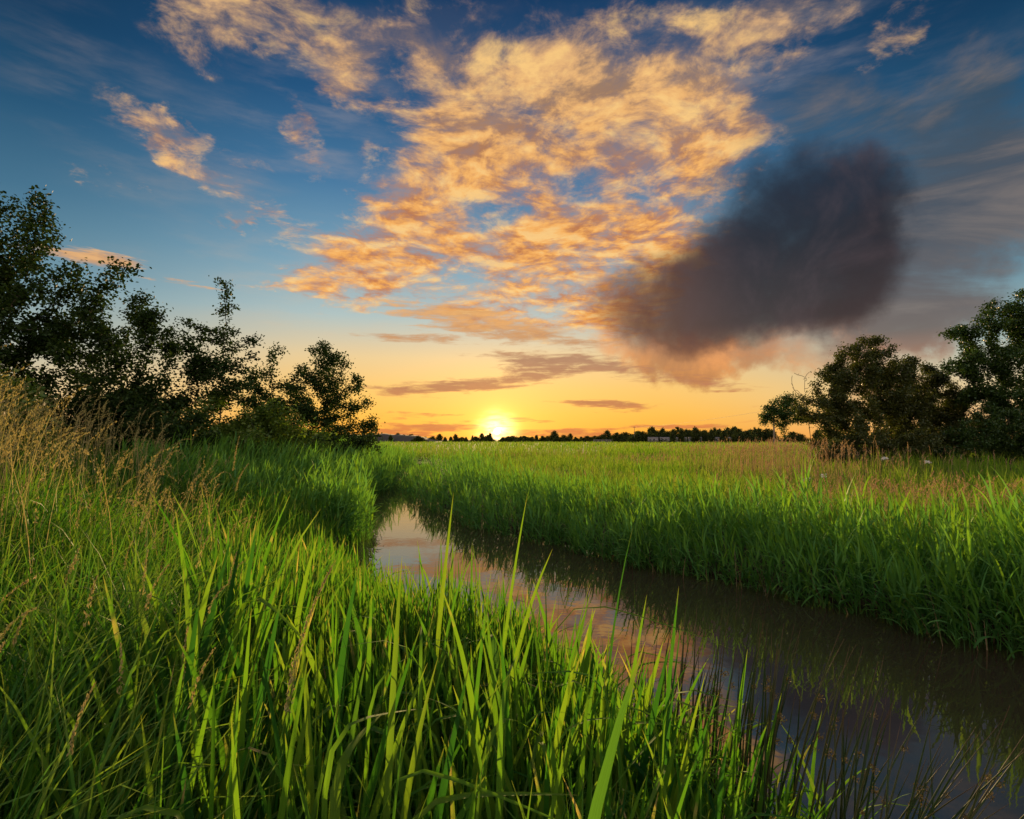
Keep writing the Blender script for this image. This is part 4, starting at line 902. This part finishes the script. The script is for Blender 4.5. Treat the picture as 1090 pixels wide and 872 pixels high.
# ------------------------------------------------------------------ rushes at the water's edge
def rush(name_label, x, y, n, seed, lean_az, lean, lean_s, h, spread=.12):
    rs = np.random.default_rng(seed)
    t = empty('rush_clump', (x, y, max(-.06, float(ground_z(x, y))-.05))); tag(t, name_label, 'rush')
    for i in range(n):
        b = np.array([rs.normal(0, spread), rs.normal(0, spread*.7), 0.])
        a = lean_az+rs.normal(0, .55); th0 = max(.02, lean+rs.normal(0, lean_s)); cv = rs.normal(.12, .08); L_ = h*rs.uniform(.7, 1.1)
        k = 9; tt = np.linspace(0, 1, k); th = th0+cv*tt**1.5
        st = np.stack([np.sin(th)*np.cos(a), np.sin(th)*np.sin(a), np.cos(th)], -1)*L_/(k-1)
        C = b+np.concatenate([np.zeros((1, 3)), np.cumsum(st[1:], 0)])
        rad = .0040*(1-tt**4)*rs.uniform(.8, 1.15)+.0003
        s = Soup(); tubes(s, C[:-1], C[1:], rad[:-1], rad[1:], 6, rnd=rs.random())
        V = s.V[0]; A = s.A[0].reshape(k-1, 2, 6, 3); A[:, 0, :, 1] = tt[:-1, None]; A[:, 1, :, 1] = tt[1:, None]
        so_ = link('stem', s.mesh('stem', mat_rush, True), t)
        if rs.random() < .62:
            f = int(rs.integers(5, 7)); p = C[f]
            m = 46; c = p+np.array([np.cos(a), np.sin(a), -.2])*.014+rs.normal(0, .0085, (m, 3))
            s = Soup(); leaves(s, c, rs.uniform(.006, .011, m), rs, up=0, aspect=.5)
            link('seed_cluster', s.mesh('seed_cluster', mat_rushseed), so_)
    return t
rush('upright clump of dark rush stems at the water edge right of the irises', 1.0, 2.6, 44, 1, .1, .12, .10, 1.0, .14)
rush('fan of long rush stems leaning far out over the dark water', 1.28, 2.3, 34, 2, -.05, .46, .17, 1.02, .10)
rush('upright rush clump farther out, its stems against the brown reflection', .78, 3.0, 34, 3, .3, .08, .08, .92, .13)
rush('single thick rush stem slanting low across the bottom right corner', 1.62, 2.25, 1, 4, .05, .72, .02, 1.0, .01)
rush('loose handful of short rush stems beneath the leaning fan', 1.45, 2.5, 16, 5, .4, .36, .2, .8, .12)

# ------------------------------------------------------------------ white umbels in the meadow
mat_white = plain_mat('white_petals', (.78, .76, .70), .7)
UMB = [(7.95, 12.2, 1.50, 'white umbel of a tall flower standing highest in the right meadow', .075), (6.3, 11.6, 1.16, 'small white umbel near the water side of the right meadow', .05),
       (5.75, 11.2, 1.12, 'lower white umbel left of the other small one in the meadow', .045), (9.0, 12.4, 1.42, 'white umbel farthest to the right in the meadow', .05)]
for i, (x, y, h, lab, r) in enumerate(UMB):
    rs = np.random.default_rng(40+i)
    t = empty('umbel_flower', (x, y, float(ground_z(x, y))-.03)); tag(t, lab, 'flower', 'white umbel flowers in the meadow')
    s = Soup(); top = np.array([.03, 0, h-float(ground_z(x, y))]); tubes(s, np.array([[0, 0, 0.]]), top[None], np.array([.005]), np.array([.003]), 6)
    m = 14; e = top+np.stack([rs.normal(0, r*.6, m), rs.normal(0, r*.6, m), rs.uniform(.0, .07, m)], -1)
    tubes(s, np.repeat(top[None], m, 0), e, np.full(m, .0015), np.full(m, .001), 4)
    link('stem', s.mesh('stem', mat_grass), t)
    s = Soup(); c = np.repeat(e, 16, 0)+rs.normal(0, .011, (m*16, 3))*np.array([1, 1, .9]); leaves(s, c, .013, rs, up=2.0, aspect=1.0)
    link('flower_head', s.mesh('flower_head', mat_white), t)

# ------------------------------------------------------------------ far ridge, huts, poles and wire on the horizon
mat_ridge = plain_mat('dark_heath', (.05, .035, .025), .95, (.08, (.03, .03, .014)))
rx = np.linspace(-190, -36, 60); k = 9
rv = []
for j in range(k):
    v = j/(k-1); yy = 330+v*60
    hgt = 5.2*np.sin(np.pi*v)**.7*sm(rx, -190, -160)*(1-sm(rx, -68, -38))
    rv.append(np.stack([rx, np.full_like(rx, yy)+5*np.sin(rx*.05), .1+hgt*(1+.07*np.sin(rx*.21)+.05*np.sin(rx*.57+j))], -1))
rv = np.stack(rv, 0); i0 = np.arange(k-1)[:, None]*60+np.arange(59)[None]
hill = link('hill', np_mesh('hill', rv.reshape(-1, 3), np.stack([i0, i0+1, i0+61, i0+60], -1).reshape(-1, 4), mat_ridge, smooth=True)); tag(hill, kind='structure')

def box(s, x0, x1, y0, y1, z0, z1):
    V = np.array([(x, y, z) for z in (z0, z1) for y in (y0, y1) for x in (x0, x1)], float)
    F = np.array([(0, 2, 3, 1), (4, 5, 7, 6), (0, 1, 5, 4), (1, 3, 7, 5), (3, 2, 6, 7), (2, 0, 4, 6)])
    s.add(V, F, np.zeros((8, 3)))
mat_hut = plain_mat('white_panel', (.22, .20, .17), .7, (.8, (.15, .14, .12)))
mat_roof = plain_mat('grey_felt', (.16, .14, .13), .8)
mat_pane = plain_mat('dark_glass', (.02, .022, .025), .1)
mat_wood = plain_mat('weathered_post', (.16, .12, .085), .9, (6, (.09, .07, .05)))
HUTS = [(74.2, 300, 5.2, 'pale caravan below the far trees, first from the sun side'), (81.0, 303, 5.0, 'pale caravan below the far trees, second from the sun side'), (90.5, 305, 5.6, 'pale caravan below the far trees, third from the sun side'),
        (97.0, 302, 6.5, 'pale caravan below the far trees, fourth from the sun side'), (110.5, 300, 9.5, 'long low white hut among the far trees right of the caravans')]
for i, (x, y, ln, lab) in enumerate(HUTS):
    name = 'caravan' if i < 4 else 'hut'
    t = empty(name, (x, y, float(ground_z(x, y))), .06*((i*37) % 5-2)); tag(t, lab, name, 'caravans on the horizon' if i < 4 else None)
    hw, hd, h = ln/2, 1.3, 2.5
    s = Soup(); box(s, -hw, hw, -hd, hd, .35, h); link('wall', s.mesh('wall', mat_hut), t)
    s = Soup()
    V = np.array([(-hw-.12, -hd-.12, h), (hw+.12, -hd-.12, h), (hw+.12, hd+.12, h), (-hw-.12, hd+.12, h), (-hw-.12, 0, h+.45), (hw+.12, 0, h+.45)], float)
    s.add(V, np.array([(0, 1, 5, 4), (2, 3, 4, 5)]), np.zeros((6, 3))); s.n -= 6; s.V.pop(); s.A.pop(); s.F4.pop()
    s.add(V, np.array([(0, 1, 5, 4), (2, 3, 4, 5), (0, 3, 2, 1)]), np.zeros((6, 3)))
    s.add(V, np.array([(0, 4, 3), (1, 2, 5)]), np.zeros((6, 3)))
    link('roof', s.mesh('roof', mat_roof), t)
    for q in range(int(ln//1.9)):
        s = Soup(); xw = -hw+.7+q*1.9; box(s, xw, xw+.9, -hd-.02, -hd+.01, 1.2, 1.95); link('window', s.mesh('window', mat_pane), t)
    s = Soup(); box(s, hw-.75, hw-.1, -hd-.025, -hd+.01, .4, 2.2); link('door', s.mesh('door', mat_roof), t)
# pale rail fence left of the caravans
t = empty('rail_fence', (43, 300, float(ground_z(43, 300)))); tag(t, 'long pale rail fence on the horizon between the sun and the caravans', 'fence')
for q in range(8):
    s = Soup(); box(s, q*2.2, q*2.2+.14, -.07, .07, 0, 1.75); link('post', s.mesh('post', mat_hut), t)
for z in (.7, 1.15, 1.6):
    s = Soup(); box(s, -.2, 15.8, -.12, -.075, z-.09, z+.09); link('rail', s.mesh('rail', mat_hut), t)
# two wire poles, and the wire between them
P1, P2 = np.array([64.5, 300.0]), np.array([40.5, 88.0]); H1, H2 = 8.6, 6.6
for (p, h, lab) in ((P1, H1, 'thin wire pole standing up among the far trees on the horizon'), (P2, H2, 'nearer wire pole hidden behind the small round tree')):
    t = empty('wire_pole', (p[0], p[1], float(ground_z(*p))-.1)); tag(t, lab, 'pole')
    s = Soup(); tubes(s, np.array([[0, 0, 0.]]), np.array([[0, 0, h]]), np.array([.15]), np.array([.10]), 8); link('pole', s.mesh('pole', mat_wood), t)
    s = Soup(); box(s, -.8, .8, -.05, .05, h-.45, h-.33); link('crossbar', s.mesh('crossbar', mat_wood), t)
tt = np.linspace(0, 1, 31)
W_ = np.stack([P1[0]+(P2[0]-P1[0])*tt, P1[1]+(P2[1]-P1[1])*tt, (H1-.3+.25)*(1-tt)+(H2-.3+.25)*tt-1.6*4*tt*(1-tt)*.4], -1)
s = Soup(); tubes(s, W_[:-1], W_[1:], np.full(30, .018), np.full(30, .018), 5); o = link('overhead_wire', s.mesh('overhead_wire', mat_roof)); tag(o, 'overhead wire running between the two wire poles across the orange sky', 'wire')
print('verts', sum(len(m.vertices) for m in bpy.data.meshes))
